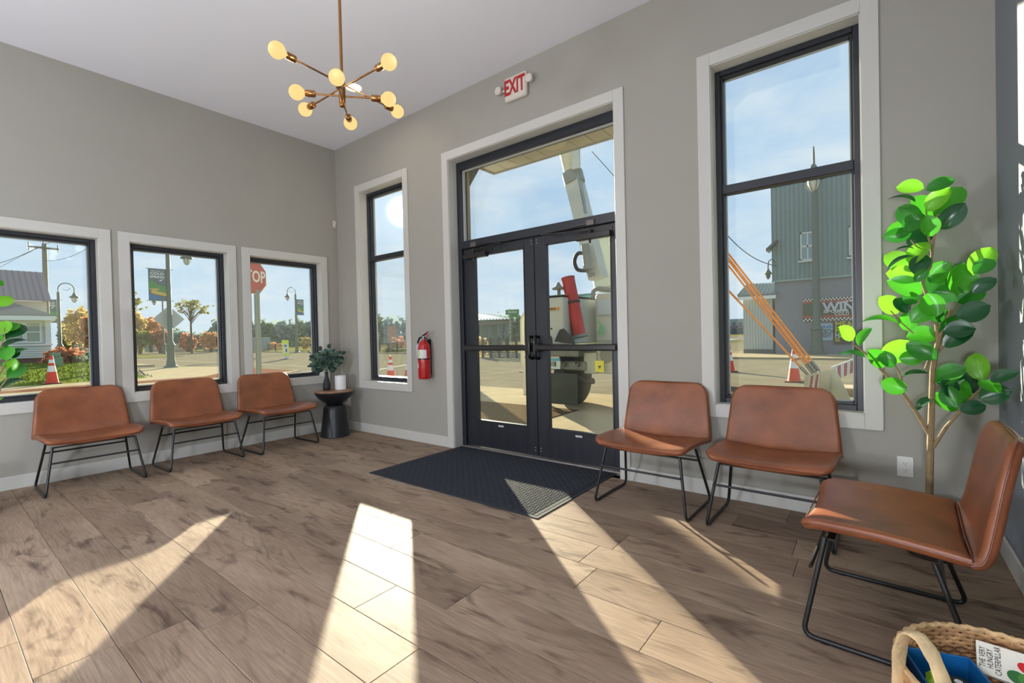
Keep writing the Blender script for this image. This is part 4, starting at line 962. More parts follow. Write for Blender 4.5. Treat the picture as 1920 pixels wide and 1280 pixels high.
# ---- street lamps
POLEM = mat('lamp_pole_green', (84, 98, 90), .55, .1); LAMPG = mat('lamp_glass', (206, 206, 190), .3)
BLUEB = mat('banner_navy', (84, 104, 116), .7); GRN = mat('banner_green', (70, 140, 74), .7); SAND = mat('banner_sand', (214, 176, 84), .7); SEA = mat('banner_blue', (48, 112, 168), .7)
WTX = mat('banner_text', (226, 230, 224), .6)
def lamp(base, H, s_, lab, banner=0, r_=.075, ax=(0, 1, 0), dropb=0.0, k=1.0):
    """s_: side on which the lantern hangs along ax; H: pole height to the spring of the arch"""
    t = thing('street_lamp', lab, 'street lamp', tuple(base), 0, 'dark green lantern street lamps'); b = Vector(base); ax = Vector(ax)
    MB().lathe([(r_*3.2, 0), (r_*3.2, .06), (r_*2.2, .12), (r_*1.7, .5), (r_*1.75, 1.1), (r_*2.1, 1.15), (r_*1.2, 1.35), (r_*.9, H), (r_*.6, H)], b, 16).build('pole', POLEM, t, smooth=True)
    R_ = .42*k
    pts = [b+Vector((0, 0, H-.2)), b+Vector((0, 0, H+.25))]+arc(b+ax*s_*R_+Vector((0, 0, H+.25)), R_, PI, 0, 12, ax*s_, (0, 0, 1))+[b+ax*s_*2*R_+Vector((0, 0, H+.0))]
    MB().tube(pts, .032, 8).build('arch_arm', POLEM, t, smooth=True)
    MB().tube(arc(b+ax*s_*R_+Vector((0, 0, H+.35*k)), .2*k, PI*1.05, 2.2*PI, 10, ax*s_, (0, 0, 1)), .014, 6).build('scroll', POLEM, t, smooth=True)
    c = b+ax*s_*2*R_+Vector((0, 0, H))
    ln = MB().lathe([(a*k, b*k) for a, b in ((.03, .02), (.06, -.02), (.10, -.10), (.13, -.2), (.27, -.30), (.29, -.36), (.14, -.36))], c, 20).build('lantern_hood', POLEM, t, smooth=True)
    MB().lathe([(a*k, b*k) for a, b in ((.13, -.36), (.14, -.48), (.09, -.62), (.02, -.68))], c, 16).build('lantern_glass', LAMPG, ln, smooth=True)
    cg = MB()
    for kk in range(6):
        a = kk*PI/3; cg.tube([c+k*Vector((.15*math.cos(a), .15*math.sin(a), -.36)), c+k*Vector((.17*math.cos(a), .17*math.sin(a), -.48)), c+k*Vector((.10*math.cos(a), .10*math.sin(a), -.64)), c+k*Vector((0, 0, -.72))], .010*k, 5)
    cg.build('lantern_cage', POLEM, ln, kind='stuff')
    if banner:
        sg = banner; w_ = .75; h_ = 1.62; z1 = H-.55-dropb; x0 = .10
        o_ = lambda a, z, d=0: b+ax*sg*a+Vector((0, 0, z))+nrm*d
        nrm = Vector((-ax.y, ax.x, 0)); nrm = nrm if nrm.dot(CP-b) > 0 else -nrm
        for zz in (z1, z1-h_): MB().tube([o_(-.2, zz), o_(w_+.2, zz)], .014, 6).build('banner_arm', POLEM, t)
        bn_ = MB().prism([o_(x0, z1, -.004), o_(x0+w_, z1, -.004), o_(x0+w_, z1-h_, -.004), o_(x0, z1-h_, -.004)], nrm*.008).build('banner', BLUEB, t)
        rt = nrm.cross(Vector((0, 0, 1)))*-1
        rt = Vector((0, 0, 1)).cross(nrm)
        ctr = x0+w_/2
        def q(a, z, d=.006):                # a: along the reading direction from the banner's centre
            return b+ax*sg*ctr+rt*a+Vector((0, 0, z1-z))+nrm*d
        def pan(poly, m, nm, d): MB().prism([q(a, z, d) for a, z in poly], nrm*.001).build(nm, m, bn_)
        pan([(-.37, .62), (-.30, .66), (-.22, .60), (-.12, .70), (-.02, .78), (.06, .86), (.12, .76), (.2, .9), (.3, .84), (.37, .92), (.37, 1.30), (-.37, 1.05)], GRN, 'green_print', .005)
        pan([(-.37, 1.02), (.02, 1.00), (.10, 1.04), (-.08, 1.10), (.05, 1.16), (.37, 1.22), (.37, 1.38), (.05, 1.32), (-.22, 1.26), (-.30, 1.16), (-.20, 1.08)], SAND, 'path_print', .007)
        pan([(-.37, 1.36), (-.25, 1.30), (.1, 1.42), (.2, 1.55), (-.37, 1.58)], SEA, 'water_print', .009)
        pan([(.06, .58), (.16, .55), (.24, .50), (.20, .58), (.12, .62)], WTX, 'bird_print', .008)
        text('lettering', 'WELCOME TO', .085, q(0, .12, .006), rt, (0, 0, 1), WTX, bn_, ext=.001)
        text('lettering', 'COLD', .17, q(0, .25, .006), rt, (0, 0, 1), WTX, bn_, ext=.001, sx=1.25, off=.004)
        text('lettering', 'SPRING', .165, q(0, .42, .006), rt, (0, 0, 1), WTX, bn_, ext=.001, sx=1.12, off=.004)
    return t
P = at(321, 688.5, 2, GZ+.03)
def hgt(u, v, p):                            # height above ground at a standing point p seen at v
    d = ray(u, v); k = math.hypot(p[0]-CP.x, p[1]-CP.y)/math.hypot(d.x, d.y); return CP.z+d.z*k
z_ = hgt(345, 490, P); lamp((P.x, P.y, GZ+.03), z_-GZ+.52, 1, 'nearest street lamp with a town banner, seen through the middle left window', -1, .10, dropb=.48)
P = at(113, 660, 0, -40); z_ = hgt(113, 545, P); lamp((P.x, P.y, .06), z_-.16, 1, 'street lamp beside the white house with a banner behind the eaves', -1, .09)
P = at(308, 664, 0, -62); lamp((P.x, P.y, GZ), 6.6, -1, 'small distant street lamp left of the diamond sign', 0, .08)
P = at(557, 661, 2, GZ); z_ = hgt(557, 545, P); lamp((P.x, P.y, GZ), z_-GZ-.35, -1, 'street lamp seen through the third left window, banner on its right', 1, .09)
P = at(1532, 664, 1, 22.0); P.z = GZ+.08; z_ = hgt(1527, 285, P); lamp((P.x, P.y, GZ+.08), z_-P.z-.98, 1, 'large street lamp in front of the corrugated building across the street', 0, .13, k=1.7, ax=Vector((CP.x-P.x-.6, CP.y-P.y, 0)).normalized())
P = at(1462, 664, 1, 27.5); z_ = hgt(1440, 493, P)
t = thing('wall_lantern', 'lantern on a curved arm at the corner of the corrugated building', 'lantern', tuple(at(1454, 500, 1, 22.9)))
a_ = at(1453, 492, 1, 22.85); b_ = at(1441, 490, 1, 22.6); c_ = at(1440, 503, 1, 22.6)
MB().tube([a_, (a_+b_)/2+Vector((0, 0, .14)), b_, c_], .03, 6).build('arm', POLEM, t, smooth=True)
MB().lathe([(.03, 0), (.10, -.15), (.20, -.28), (.12, -.29), (.09, -.45), (.02, -.55)], c_, 14).build('lantern', POLEM, t, smooth=True)

# ---- signs
PERF = mat('galvanised_post', (128, 138, 124), .5, .4)
def perf_post(name, x, y, z1, lab, cat, par=None, w_=.055):
    t = thing(name, lab, cat, (x, y, GZ))
    pm = MB(); pm.box((x-w_/2, y-w_/2, GZ), (x+w_/2, y+w_/2, z1)); pm.build('post', PERF, t)
    h = MB(); z = GZ+.1
    while z < z1-.05:
        h.box((x+w_/2, y-.006, z), (x+w_/2+.002, y+.006, z+.016)); h.box((x-.006, y-w_/2-.002, z), (x+.006, y-w_/2, z+.016)); z += .05
    h.build('holes', mat('dark_hole', (40, 44, 40), .9), t, kind='stuff'); return t
P = atd(487, 740, 10.3); st_ = perf_post('stop_sign', P.x, P.y, at(476, 552, 0, P.x).z+.1, 'red stop sign on a perforated post, cut by the third left window frame', 'sign', w_=.085)
zc = at(473, 519, 0, P.x).z; Rr = .38
nrm = Vector((CP.x-P.x, CP.y-P.y, 0)).normalized(); nrm = (Matrix.Rotation(R(48), 3, 'Z') @ nrm); rt = Vector((0, 0, 1)).cross(nrm)
cen = Vector((P.x, at(471, 519, 0, P.x).y, zc))+nrm*.05
def octo(r_, d): return [cen+rt*(r_*math.cos(R(22.5+45*k)))+Vector((0, 0, r_*math.sin(R(22.5+45*k))))+nrm*d for k in range(8)]
RS = mat('sign_red', (176, 62, 50), .5); WS = mat('sign_white', (220, 214, 200), .5)
MB().prism(octo(Rr*1.08, 0), nrm*.004).build('sign_plate', WS, st_); MB().prism(octo(Rr*1.03, .004), nrm*.002).build('red_face', RS, st_)
text('lettering', 'STOP', .36, cen+nrm*.0075, rt, (0, 0, 1), WS, st_, ext=.001, sx=.8, off=.008)
P = at(319.5, 690, 2, GZ+.03); P.x -= 1.3; P.y = at(317.5, 640, 0, P.x).y; dsn = perf_post('diamond_sign', P.x, P.y, hgt(315, 577, P), 'grey back of a diamond warning sign behind the nearest lamp pole', 'sign')
zc = hgt(315, 611, P); zc = hgt(316, 598, P); cen = Vector((P.x+.05, P.y, zc)); rt = Vector((0, 1, 0)); kk = 19*math.hypot(P.x-CP.x, P.y-CP.y)/FPX*1.05
MB().prism([cen+rt*kk, cen+Vector((0, 0, kk)), cen-rt*kk, cen-Vector((0, 0, kk))], (.01, 0, 0)).build('sign_plate', mat('aluminium_back', (178, 184, 180), .45, .3), dsn)
P = at(537, 673, 2, GZ); ps = thing('crossing_sign', 'yellow green upright crossing sign standing in the street, third left window', 'sign', (P.x, P.y, GZ))
k = math.hypot(P.x-CP.x, P.y-CP.y)/FPX*1.0; yl = mat('sign_yellow_green', (214, 232, 30), .5); rt = Vector((.42, .9, 0)).normalized(); nn = Vector((rt.y, -rt.x, 0)); B = Vector((P.x, P.y, GZ))
def sq(a, z, d): return B+rt*(a*k)+Vector((0, 0, z*k))+nn*d
MB().prism([sq(-10, 1, 0), sq(10, 1, 0), sq(10, 0, 0), sq(-10, 0, 0)], nn*.25).build('rubber_base', mat('rubber_black', (40, 40, 38), .8), ps)
MB().prism([sq(-3, 0, .1), sq(3, 0, .1), sq(5, 8, .1), sq(-5, 8, .1)], nn*.03).build('stem', mat('stem_white', (220, 222, 216), .5), ps)
MB().prism([sq(-5.5, 6, .1), sq(5, 6, .1), sq(3.8, 32, .1), sq(-6.5, 32, .1)], nn*.04).build('sign_plate', yl, ps)
MB().prism([sq(-4.2, 10, .142), sq(3.8, 10, .142), sq(3, 26, .142), sq(-4.8, 26, .142)], nn*.004).build('white_panel', mat('stem_white', 0), ps)
MB().prism([sq(-1+2.4*math.cos(a), 22.5+2.4*math.sin(a), .147) for a in [i*PI/6 for i in range(12)]], nn*.003).build('ring_mark', mat('mark_grey', (110, 110, 112), .5), ps)
MB().prism([sq(-1, 12, .147), sq(1.4, 12, .147), sq(1.0, 15, .147), sq(1.8, 16, .147), sq(.2, 18, .147), sq(-1, 16, .147)], nn*.003).build('walker_mark', mat('rubber_black', 0), ps)
# street name sign
P = at(958, 668, 1, 16.0); P.z = GZ; sn = thing('street_name_sign', 'green Main Street name sign on a post, seen through the left door leaf', 'sign', (P.x, P.y, GZ))
MB().tube([(P.x, P.y, GZ), (P.x, P.y, hgt(960, 583, P))], .03, 8).build('post', PERF, sn)
a_ = at(948, 585.5, 1, 15.9); b_ = at(973, 584, 1, 15.9); rt = (b_-a_).normalized(); GS = mat('street_sign_green', (22, 122, 66), .5)
hh = .13
MB().prism([a_-Vector((0, 0, hh)), b_-Vector((0, 0, hh)), b_+Vector((0, 0, hh)), a_+Vector((0, 0, hh))], (0, .01, 0)).build('sign_plate', GS, sn)
text('lettering', 'Main Street', .155, (a_+b_)/2+Vector((0, -.002, 0)), rt, (0, 0, 1), WS, sn, ext=.001, sx=.82, off=.003)
a_ = at(956, 591.5, 1, 15.9); b_ = at(970, 591, 1, 15.9)
MB().prism([a_-Vector((0, 0, .10)), b_-Vector((0, 0, .10)), b_+Vector((0, 0, .10)), a_+Vector((0, 0, .10))], (0, .01, 0)).build('sign_plate', GS, sn)

# ---- the white house with the brown seamed roof
SID = mat('white_siding', (204, 212, 206), .6); HX = -28.5
hs_ = thing('house', 'white clapboard house with brown metal roof beyond the lawn', 'house', (HX, -4, .3))
yr = at(96, 640, 0, HX).y; zb = .30
def hz(v, u=60, x=HX): return at(u, v, 0, x).z
ze = hz(594); zs = hz(648); zbot = hz(671)
MB().box((HX-5, -14, zb-.3), (HX-.05, yr+.0, zbot)).build('foundation', mat('foundation_brown', (112, 88, 76), .85, var=.15), hs_)
lap = MB(); z = zbot
while z < zs-.02:
    z2 = min(z+.115, zs); lap.add([(HX-.02, -14, z2), (HX+.014, -14, z), (HX+.014, yr, z), (HX-.02, yr, z2)], [(0, 1, 2, 3)]); z = z2
lap.build('clapboards', SID, hs_, kind='stuff')
MB().box((HX-5, -14, zbot), (HX-.02, yr-.01, ze)).build('porch_wall', SID, hs_)
wt = mat('house_trim_white', (226, 232, 230), .5); wp = mat('house_window_pane', (150, 164, 150), .15, spec=.8)
MB().box((HX, -14, zs), (HX+.06, yr+.05, zs+.09)).build('sill_band', wt, hs_)
MB().box((HX, yr-.22, zs), (HX+.05, yr, ze)).build('corner_board', wt, hs_)
MB().box((HX, -14, hz(612)), (HX+.045, yr, ze)).build('frieze', mat('house_frieze', (196, 204, 186), .6), hs_)
for (ua, ub) in ((50, 74), (10, 42)):
    y0 = at(ua, 630, 0, HX).y; y1 = at(ub, 630, 0, HX).y; z0, z1 = hz(640), hz(605)
    f_ = MB()
    for a, b in (((y0-.08, z0-.08), (y0, z1+.08)), ((y1, z0-.08), (y1+.08, z1+.08)), ((y0, z1), (y1, z1+.08)), ((y0, z0-.08), (y1, z0)), ((y0, (z0+z1)/2-.03), (y1, (z0+z1)/2+.03))): f_.box((HX+.0, a[0], a[1]), (HX+.08, b[0], b[1]))
    wf = f_.build('window', wt, hs_); MB().box((HX+.01, y0, z0), (HX+.03, y1, z1)).build('pane', wp, wf)
# porch roof (shingled, low) with eaves overhang; high gable roof behind
ye = at(104, 594, 0, HX+.5).y
SH = mat('shingle_roof', (104, 104, 98), .9, var=.15, scale=14)
zp0 = at(100, 593, 0, HX+.5).z; apex = at(10, 565, 0, HX-2.4)
MB().prism([(HX+.5, -14, zp0), (HX+.5, ye, zp0), (HX-2.4, apex.y, apex.z), (HX-2.4, -14, apex.z)], (0, 0, .06)).build('porch_roof', SH, hs_)
MB().prism([(HX+.5, ye, zp0), (HX-3.2, ye+.1, zp0), (HX-2.4, apex.y, apex.z)], (0, 0, .05)).build('porch_roof_end', SH, hs_)
MB().box((HX+.45, -14, zp0-.20), (HX+.52, ye, zp0+.02)).build('eave_board', wt, hs_)
MB().box((HX-3.2, -14, zp0-.22), (HX+.45, ye, zp0-.18)).build('eave_soffit', wt, hs_)
X2 = HX-3.0; BR = mat('brown_metal_roof', (142, 122, 122), .6)
e0 = at(96, 565, 0, X2+.3); rz = at(80, 513, 0, X2-3.2); yw = at(88, 580, 0, X2).y
MB().prism([(X2+.3, -14, e0.z), (X2+.3, e0.y, e0.z), (X2-3.2, rz.y, rz.z), (X2-3.2, -14, rz.z)], (0, 0, .08)).build('main_roof', BR, hs_)
sm_ = MB(); y = e0.y-.3
while y > -13:
    q = (e0.y-rz.y)*0
    sm_.tube([(X2+.3, y, e0.z+.10), (X2-3.2, y-(e0.y-rz.y), rz.z+.10)], .018, 4); y -= .25
sm_.build('roof_seams', mat('roof_seam', (120, 102, 104), .6), hs_, kind='stuff')
MB().box((X2-6, -14, 1.0), (X2, yw, e0.z)).build('main_wall', mat('cream_wall', (214, 208, 188), .7), hs_)
# utility pole and wires
UX = HX-9; up = at(86, 560, 0, UX); ut = at(81, 456, 0, UX)
pw = thing('utility_pole', 'wooden utility pole with a crossarm behind the brown roof', 'pole', (up.x, up.y, 0))
MB().tube([(up.x, up.y, 0), (ut.x, ut.y+.05, ut.z)], [.17, .12], 10).build('pole', mat('pole_wood', (112, 110, 96), .85), pw, smooth=True)
a_ = at(52, 461.5, 0, UX+.2); b_ = at(110, 467.5, 0, UX+.2); MB().tube([a_, b_], .07, 6).build('crossarm', mat('crossarm_wood', (72, 76, 72), .8), pw)
for q in (at(53.5, 453, 0, UX+.2), at(108.5, 459, 0, UX+.2), at(81, 448, 0, UX+.2)): MB().tube([q, q-Vector((0, 0, .55))], .035, 6).build('insulator', mat('insulator_grey', (110, 112, 112), .4), pw)
WIRE = mat('wire_black', (44, 46, 48), .6)
def wire(pts, lab, r_=.018):
    P_ = [Vector(p) for p in pts]; out = []
    if len(P_) == 3:
        for i in range(13):
            t = i/12; out.append(P_[0]*(1-t)**2+P_[1]*2*t*(1-t)+P_[2]*t*t)
    else: out = P_
    return tag(MB().tube(out, r_, 5).build('overhead_wire', WIRE, smooth=True), lab, 'wire')
wire([at(-20, 498, 0, UX), at(30, 486, 0, UX), at(72, 463, 0, UX)], 'dark overhead wire falling left from the utility pole')
wire([at(-20, 512, 0, UX+2), at(40, 478, 0, UX), at(104, 450, 0, UX)], 'thin overhead wire crossing behind the utility pole top', .012)
wire([at(86, 489, 0, UX), at(140, 489, 0, UX+6), at(185, 448, 0, UX+12)], 'sagging wire from the utility pole up to the right', .014)
wire([at(1110, 284, 1, 14), at(1165, 345, 1, 14)], 'overhead wire seen through the right end of the transom', .015)
wire([at(1340, 410, 1, 20), at(1395, 490, 1, 21), at(1456, 498, 1, 22.8)], 'overhead wire running to the corner of the corrugated building', .02)
# green bin, transformer box, shrubs
P = at(161, 680, 0, -29.5); P.z = .1; bn2 = thing('wheeled_bin', 'dark green wheeled bin on the driveway right of the white house', 'bin', (P.x, P.y, .05))
GB = mat('bin_green', (28, 104, 78), .5); sx_ = math.hypot(P.x-CP.x, P.y-CP.y)/FPX
MB().prism([(P.x, P.y-6.2*sx_, .05), (P.x, P.y+5.6*sx_, .05), (P.x, P.y+7.6*sx_, .05+17*sx_), (P.x, P.y-7.6*sx_, .05+17*sx_)], (-.9, 0, 0)).build('body', GB, bn2)
MB().box((P.x-.95, P.y-8*sx_, .05+17*sx_), (P.x+.05, P.y+8*sx_, .05+18.6*sx_), .02).build('lid', GB, bn2)
MB().box((P.x, P.y-3*sx_, .05+11*sx_), (P.x+.01, P.y+2*sx_, .05+14*sx_)).build('label', mat('stem_white', 0), bn2)
P = at(107, 684, 0, -24.5); tr_ = thing('transformer_box', 'small pale green utility box on the lawn before the house', 'box', tuple(P)); k = 31/FPX
MB().box((P.x-.5, P.y-6.5*k, P.z-.1), (P.x, P.y+6*k, P.z+10*k), .03).box((P.x-.45, P.y-4.6*k, P.z+10*k), (P.x-.05, P.y+4.2*k, P.z+16*k), .03).build('box', mat('transformer_green', (122, 150, 124), .6), tr_)
# ---- trees
rt_n = random.Random(21)
def crown(c, rx, ry, rz, n, ls, rr=None, shell_=.55):
    rr = rr or rt_n; mb = MB()
    for _ in range(n):
        d = Vector((rr.gauss(0, 1), rr.gauss(0, 1), rr.gauss(0, 1))).normalized(); q = rr.uniform(shell_, 1)**.6
        k = .78+.62*noise.noise(d*2.3+Vector(c)*.37)
        p = Vector(c)+Vector((d.x*rx, d.y*ry, d.z*rz))*q*k
        a = Vector((rr.gauss(0, 1), rr.gauss(0, 1), rr.gauss(0, 1))).normalized(); b = a.orthogonal().normalized(); s_ = ls*rr.uniform(.6, 1.3)
        mb.add([p-a*s_, p-b*s_*.6, p+a*s_, p+b*s_*.6], [(0, 1, 2, 3)])
    return mb
LFM = {'orange': mat('autumn_orange', (188, 140, 92), .9, trans=.2), 'gold': mat('autumn_gold', (190, 168, 108), .9, trans=.2), 'rust': mat('autumn_rust', (178, 122, 92), .9, trans=.2),
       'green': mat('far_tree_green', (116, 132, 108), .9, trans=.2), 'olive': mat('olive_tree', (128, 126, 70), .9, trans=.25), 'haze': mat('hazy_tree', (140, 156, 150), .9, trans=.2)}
TRK = mat('tree_bark', (92, 78, 62), .9)
def tree(name, u, v0, D, wpx, hpx, tone, lab, n=700, trunk_v=None, grp=None, ls=None, bare=False, two=None):
    k = D/FPX; c = atd(u, v0, D); t = thing(name, lab, 'tree', (c.x, c.y, GZ), 0, grp)
    l_ = ls or 2.4*k
    if bare:
        mb = MB(); rr = random.Random(int(u))
        base = Vector((c.x, c.y, GZ)); ends = []; fork = Vector((base.x, base.y, c.z-hpx*k*.6))
        mb.tube([base, fork, Vector((base.x, base.y, c.z))], [.16, .11, .04], 6)
        for _ in range(26):
            a_ = rr.uniform(0, 2*PI); q_ = rr.uniform(.25, 1)
            e_ = c+Vector((math.cos(a_)*wpx*k*.5*q_, math.sin(a_)*wpx*k*.5*q_, hpx*k*(.5-.75*q_*rr.uniform(.4, 1))))
            st0 = fork.lerp(Vector((base.x, base.y, c.z)), rr.uniform(0, .8)); m_ = st0.lerp(e_, .55)+Vector((0, 0, .25))
            mb.tube([st0, m_, e_], [.05, .03, .012], 4); ends += [e_, m_.lerp(e_, .5), e_+Vector((rr.gauss(0, 6), rr.gauss(0, 6), rr.gauss(0, 4)))*k]
        mb.build('trunk', TRK, t)
        cm = MB()
        for e_ in ends:
            q = crown(e_, 5*k, 5*k, 3.5*k, max(4, n//50), l_*.7, rr, .0); cm.add(q.v, q.f)
        cm.build('crown', LFM[tone], t, kind='stuff')
    else:
        MB().tube([(c.x, c.y, GZ), (c.x, c.y, c.z)], [.16*D/40, .08*D/40], 6).build('trunk', TRK, t)
        crown(c, wpx*k/2, wpx*k/2, hpx*k/2, n, l_).build('crown', LFM[tone], t, kind='stuff')
    return t
for (u, v, D, w_, h_, tone, lab) in ((150, 612, 62, 56, 84, 'gold', 'golden autumn tree beside the white house'), (172, 625, 58, 40, 70, 'orange', 'orange autumn tree against the right frame of the leftmost window'), (128, 632, 66, 30, 60, 'olive', 'olive tree behind the lamp by the white house'),
                                     (252, 612, 66, 40, 60, 'gold', 'golden tree at the left edge of the middle left window'), (282, 618, 70, 48, 50, 'orange', 'orange tree left of the diamond sign'), (262, 636, 60, 44, 36, 'olive', 'low olive tree behind the granite blocks'), (300, 634, 62, 36, 34, 'rust', 'rust coloured tree below the diamond sign'),
                                     (395, 638, 60, 34, 30, 'orange', 'low orange tree at the right side of the middle left window'), (352, 640, 66, 30, 34, 'rust', 'rust bush tree right of the nearest lamp pole')):
    tree('autumn_tree', u, v, D, w_, h_, tone, lab, 900, grp='autumn trees across the street', ls=.30)
tree('autumn_tree', 357, 582, 58, 60, 44, 'olive', 'thin half bare tree right of the nearest lamp pole', 380, bare=True, grp='autumn trees across the street', ls=.22)
tree('autumn_tree', 246, 572, 55, 34, 50, 'olive', 'half bare tree top at the left edge of the middle left window', 260, bare=True, grp='autumn trees across the street', ls=.22)
ks = 0
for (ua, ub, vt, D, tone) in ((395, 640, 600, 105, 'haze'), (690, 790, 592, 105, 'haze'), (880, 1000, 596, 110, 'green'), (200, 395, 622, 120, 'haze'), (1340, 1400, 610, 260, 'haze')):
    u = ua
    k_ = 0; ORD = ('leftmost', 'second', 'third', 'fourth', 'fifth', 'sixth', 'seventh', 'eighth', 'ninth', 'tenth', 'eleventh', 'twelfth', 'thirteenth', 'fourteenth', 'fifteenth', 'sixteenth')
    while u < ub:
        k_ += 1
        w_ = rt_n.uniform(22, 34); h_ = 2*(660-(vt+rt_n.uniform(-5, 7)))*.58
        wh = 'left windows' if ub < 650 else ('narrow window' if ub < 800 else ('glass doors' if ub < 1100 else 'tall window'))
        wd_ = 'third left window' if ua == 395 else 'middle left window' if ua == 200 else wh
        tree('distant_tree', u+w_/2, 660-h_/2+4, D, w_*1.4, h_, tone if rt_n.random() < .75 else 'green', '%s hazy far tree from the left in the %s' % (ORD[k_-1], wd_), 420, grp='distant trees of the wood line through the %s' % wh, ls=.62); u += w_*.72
def bush(u, v, ax_, c_, wpx, hpx, tone, lab, n=500, ls=.16):
    p = at(u, v, ax_, c_); D = (p-CP).dot(CF); k = D/FPX; rz_ = hpx*k/2
    if p.z-rz_ > GZ: top = p.z+rz_; p = Vector((p.x, p.y, (top+GZ)/2)); rz_ = (top-GZ)/2
    o_ = crown(p, wpx*k/2, wpx*k/2, rz_, n, ls).build('shrub', LFM[tone]); return tag(o_, lab, 'shrub')
bush(118, 662, 0, -27.2, 66, 26, 'rust', 'rusty orange shrub bed at the corner of the white house', 900, .12)
bush(140, 672, 0, -27.0, 44, 16, 'green', 'low green shrub by the wheeled bin', 500, .10)
bush(905, 644, 1, 17.5, 24, 30, 'gold', 'straw coloured ornamental grass by the pavilion', 350, .10)
bush(740, 656, 1, 24, 60, 16, 'olive', 'low olive shrubs behind the railing in the narrow window', 420, .14)
bush(745, 640, 1, 25.5, 46, 22, 'rust', 'reddish shrub cluster behind the railing in the narrow window', 420, .13)
bush(578, 642, 1, 26, 40, 26, 'olive', 'low green planting at the right edge of the third left window', 420, .14)
bush(506, 646, 1, 26, 44, 12, 'orange', 'orange low planting behind the railing in the third left window', 420, .14)
bush(575, 632, 1, 25.6, 14, 7, 'rust', 'small red leaved bush top beside the far street lamp', 140, .10)
# granite blocks and railings across the road
GRA = mat('granite_block', (146, 154, 152), .8, var=.12, scale=4)
for (ua, ub, va, vb) in ((283, 325, 644, 660), (381, 412, 643, 661), (258, 272, 638, 659), (335, 350, 641, 660), (455, 493, 632, 657)):
    a = at(ua, vb, 1, 22.5); b = at(ub, va, 1, 22.5)
    tag(MB().box((a.x, 22.5, a.z), (b.x, 23.4, b.z), .05).build('granite_block', GRA), 'grey granite block by the far kerb, %s' % ('left of the near lamp pole' if ua == 283 else 'right side of the middle left window' if ua == 381 else 'leftmost in the middle left window' if ua == 258 else 'just right of the near lamp pole' if ua == 335 else 'behind the stop sign post'), 'block')
def railing(ua, ub, va, vb, y, lab, nposts=4):
    a = at(ua, vb, 1, y); b = at(ub, va, 1, y); t = thing('railing', lab, 'railing', (a.x, y, a.z)); zt = b.z; z0 = GZ; m = mat('rail_black', (44, 48, 46), .6)
    for i in range(nposts+1):
        x = a.x+(b.x-a.x)*i/nposts; MB().box((x-.05, y-.05, z0), (x+.05, y+.05, zt+.1)).build('post', m, t)
    for q in (.95, .3): MB().box((a.x, y-.02, z0+(zt-z0)*q-.03), (b.x, y+.02, z0+(zt-z0)*q+.03)).build('rail', m, t)
    pk = MB(); x = a.x
    while x < b.x: pk.box((x-.012, y-.012, z0+(zt-z0)*.3), (x+.012, y+.012, z0+(zt-z0)*.95)); x += .16
    pk.build('pickets', m, t, kind='stuff'); return t
railing(352, 384, 642, 660, 23, 'black railing between the granite blocks in the middle left window', 2)
railing(240, 283, 641, 659, 23, 'black railing at the left of the middle left window', 3)
railing(495, 540, 645, 661, 23, 'black railing in the third left window', 2)
railing(712, 762, 640, 664, 22.6, 'sunlit railing seen through the narrow window', 3)
railing(905, 968, 634, 648, 17, 'black railing before the pavilion seen through the left door leaf', 4)
# pavilion with a blue grey metal roof
pv = thing('pavilion', 'park pavilion with a blue grey metal roof through the left door leaf', 'pavilion', tuple(at(920, 650, 1, 24)))
a_ = at(866, 587, 1, 26); b_ = at(942, 598, 1, 26); c_ = at(956, 600.5, 1, 24.5); d_ = at(893, 601, 1, 22)
RF = mat('pavilion_roof', (120, 138, 150), .4, .3)
A = [at(868, 586, 1, 27), at(925, 592, 1, 27), at(956, 600, 1, 23), at(880, 602, 1, 23)]
MB().prism(A, (0, 0, .08)).build('roof', RF, pv)
rb = MB()
for i in range(14):
    t = i/13; rb.tube([A[0].lerp(A[1], t)+Vector((0, 0, .12)), A[3].lerp(A[2], t)+Vector((0, 0, .12))], .04, 4)
rb.build('roof_ribs', mat('pavilion_rib', (150, 168, 178), .4, .3), pv, kind='stuff')
MB().box((A[3].x, 23, A[3].z-.35), (A[2].x, 23.1, A[3].z)).build('fascia', mat('pavilion_fascia', (100, 96, 82), .7), pv)
for u in (896, 920, 938, 950):
    p = at(u, 640, 1, 23.3); MB().box((p.x-.12, 23.2, GZ), (p.x+.12, 23.45, A[3].z)).build('post', mat('pavilion_post', (96, 110, 112), .7), pv)
p = at(905, 640, 1, 25); MB().box((p.x-1.2, 25, GZ), (p.x+1.6, 25.3, 2.2)).build('back_wall', mat('pavilion_wall', (112, 124, 116), .8), pv)
# chimney-like brick pier seen through the narrow window
p = at(731, 660, 1, 28); tag(MB().box((p.x-.35, 28, GZ), (p.x+.35, 28.7, at(731, 611, 1, 28).z), .05).build('brick_pier', mat('pier_brick', (168, 112, 88), .85)), 'reddish brick pier beyond the railing in the narrow window', 'pier')

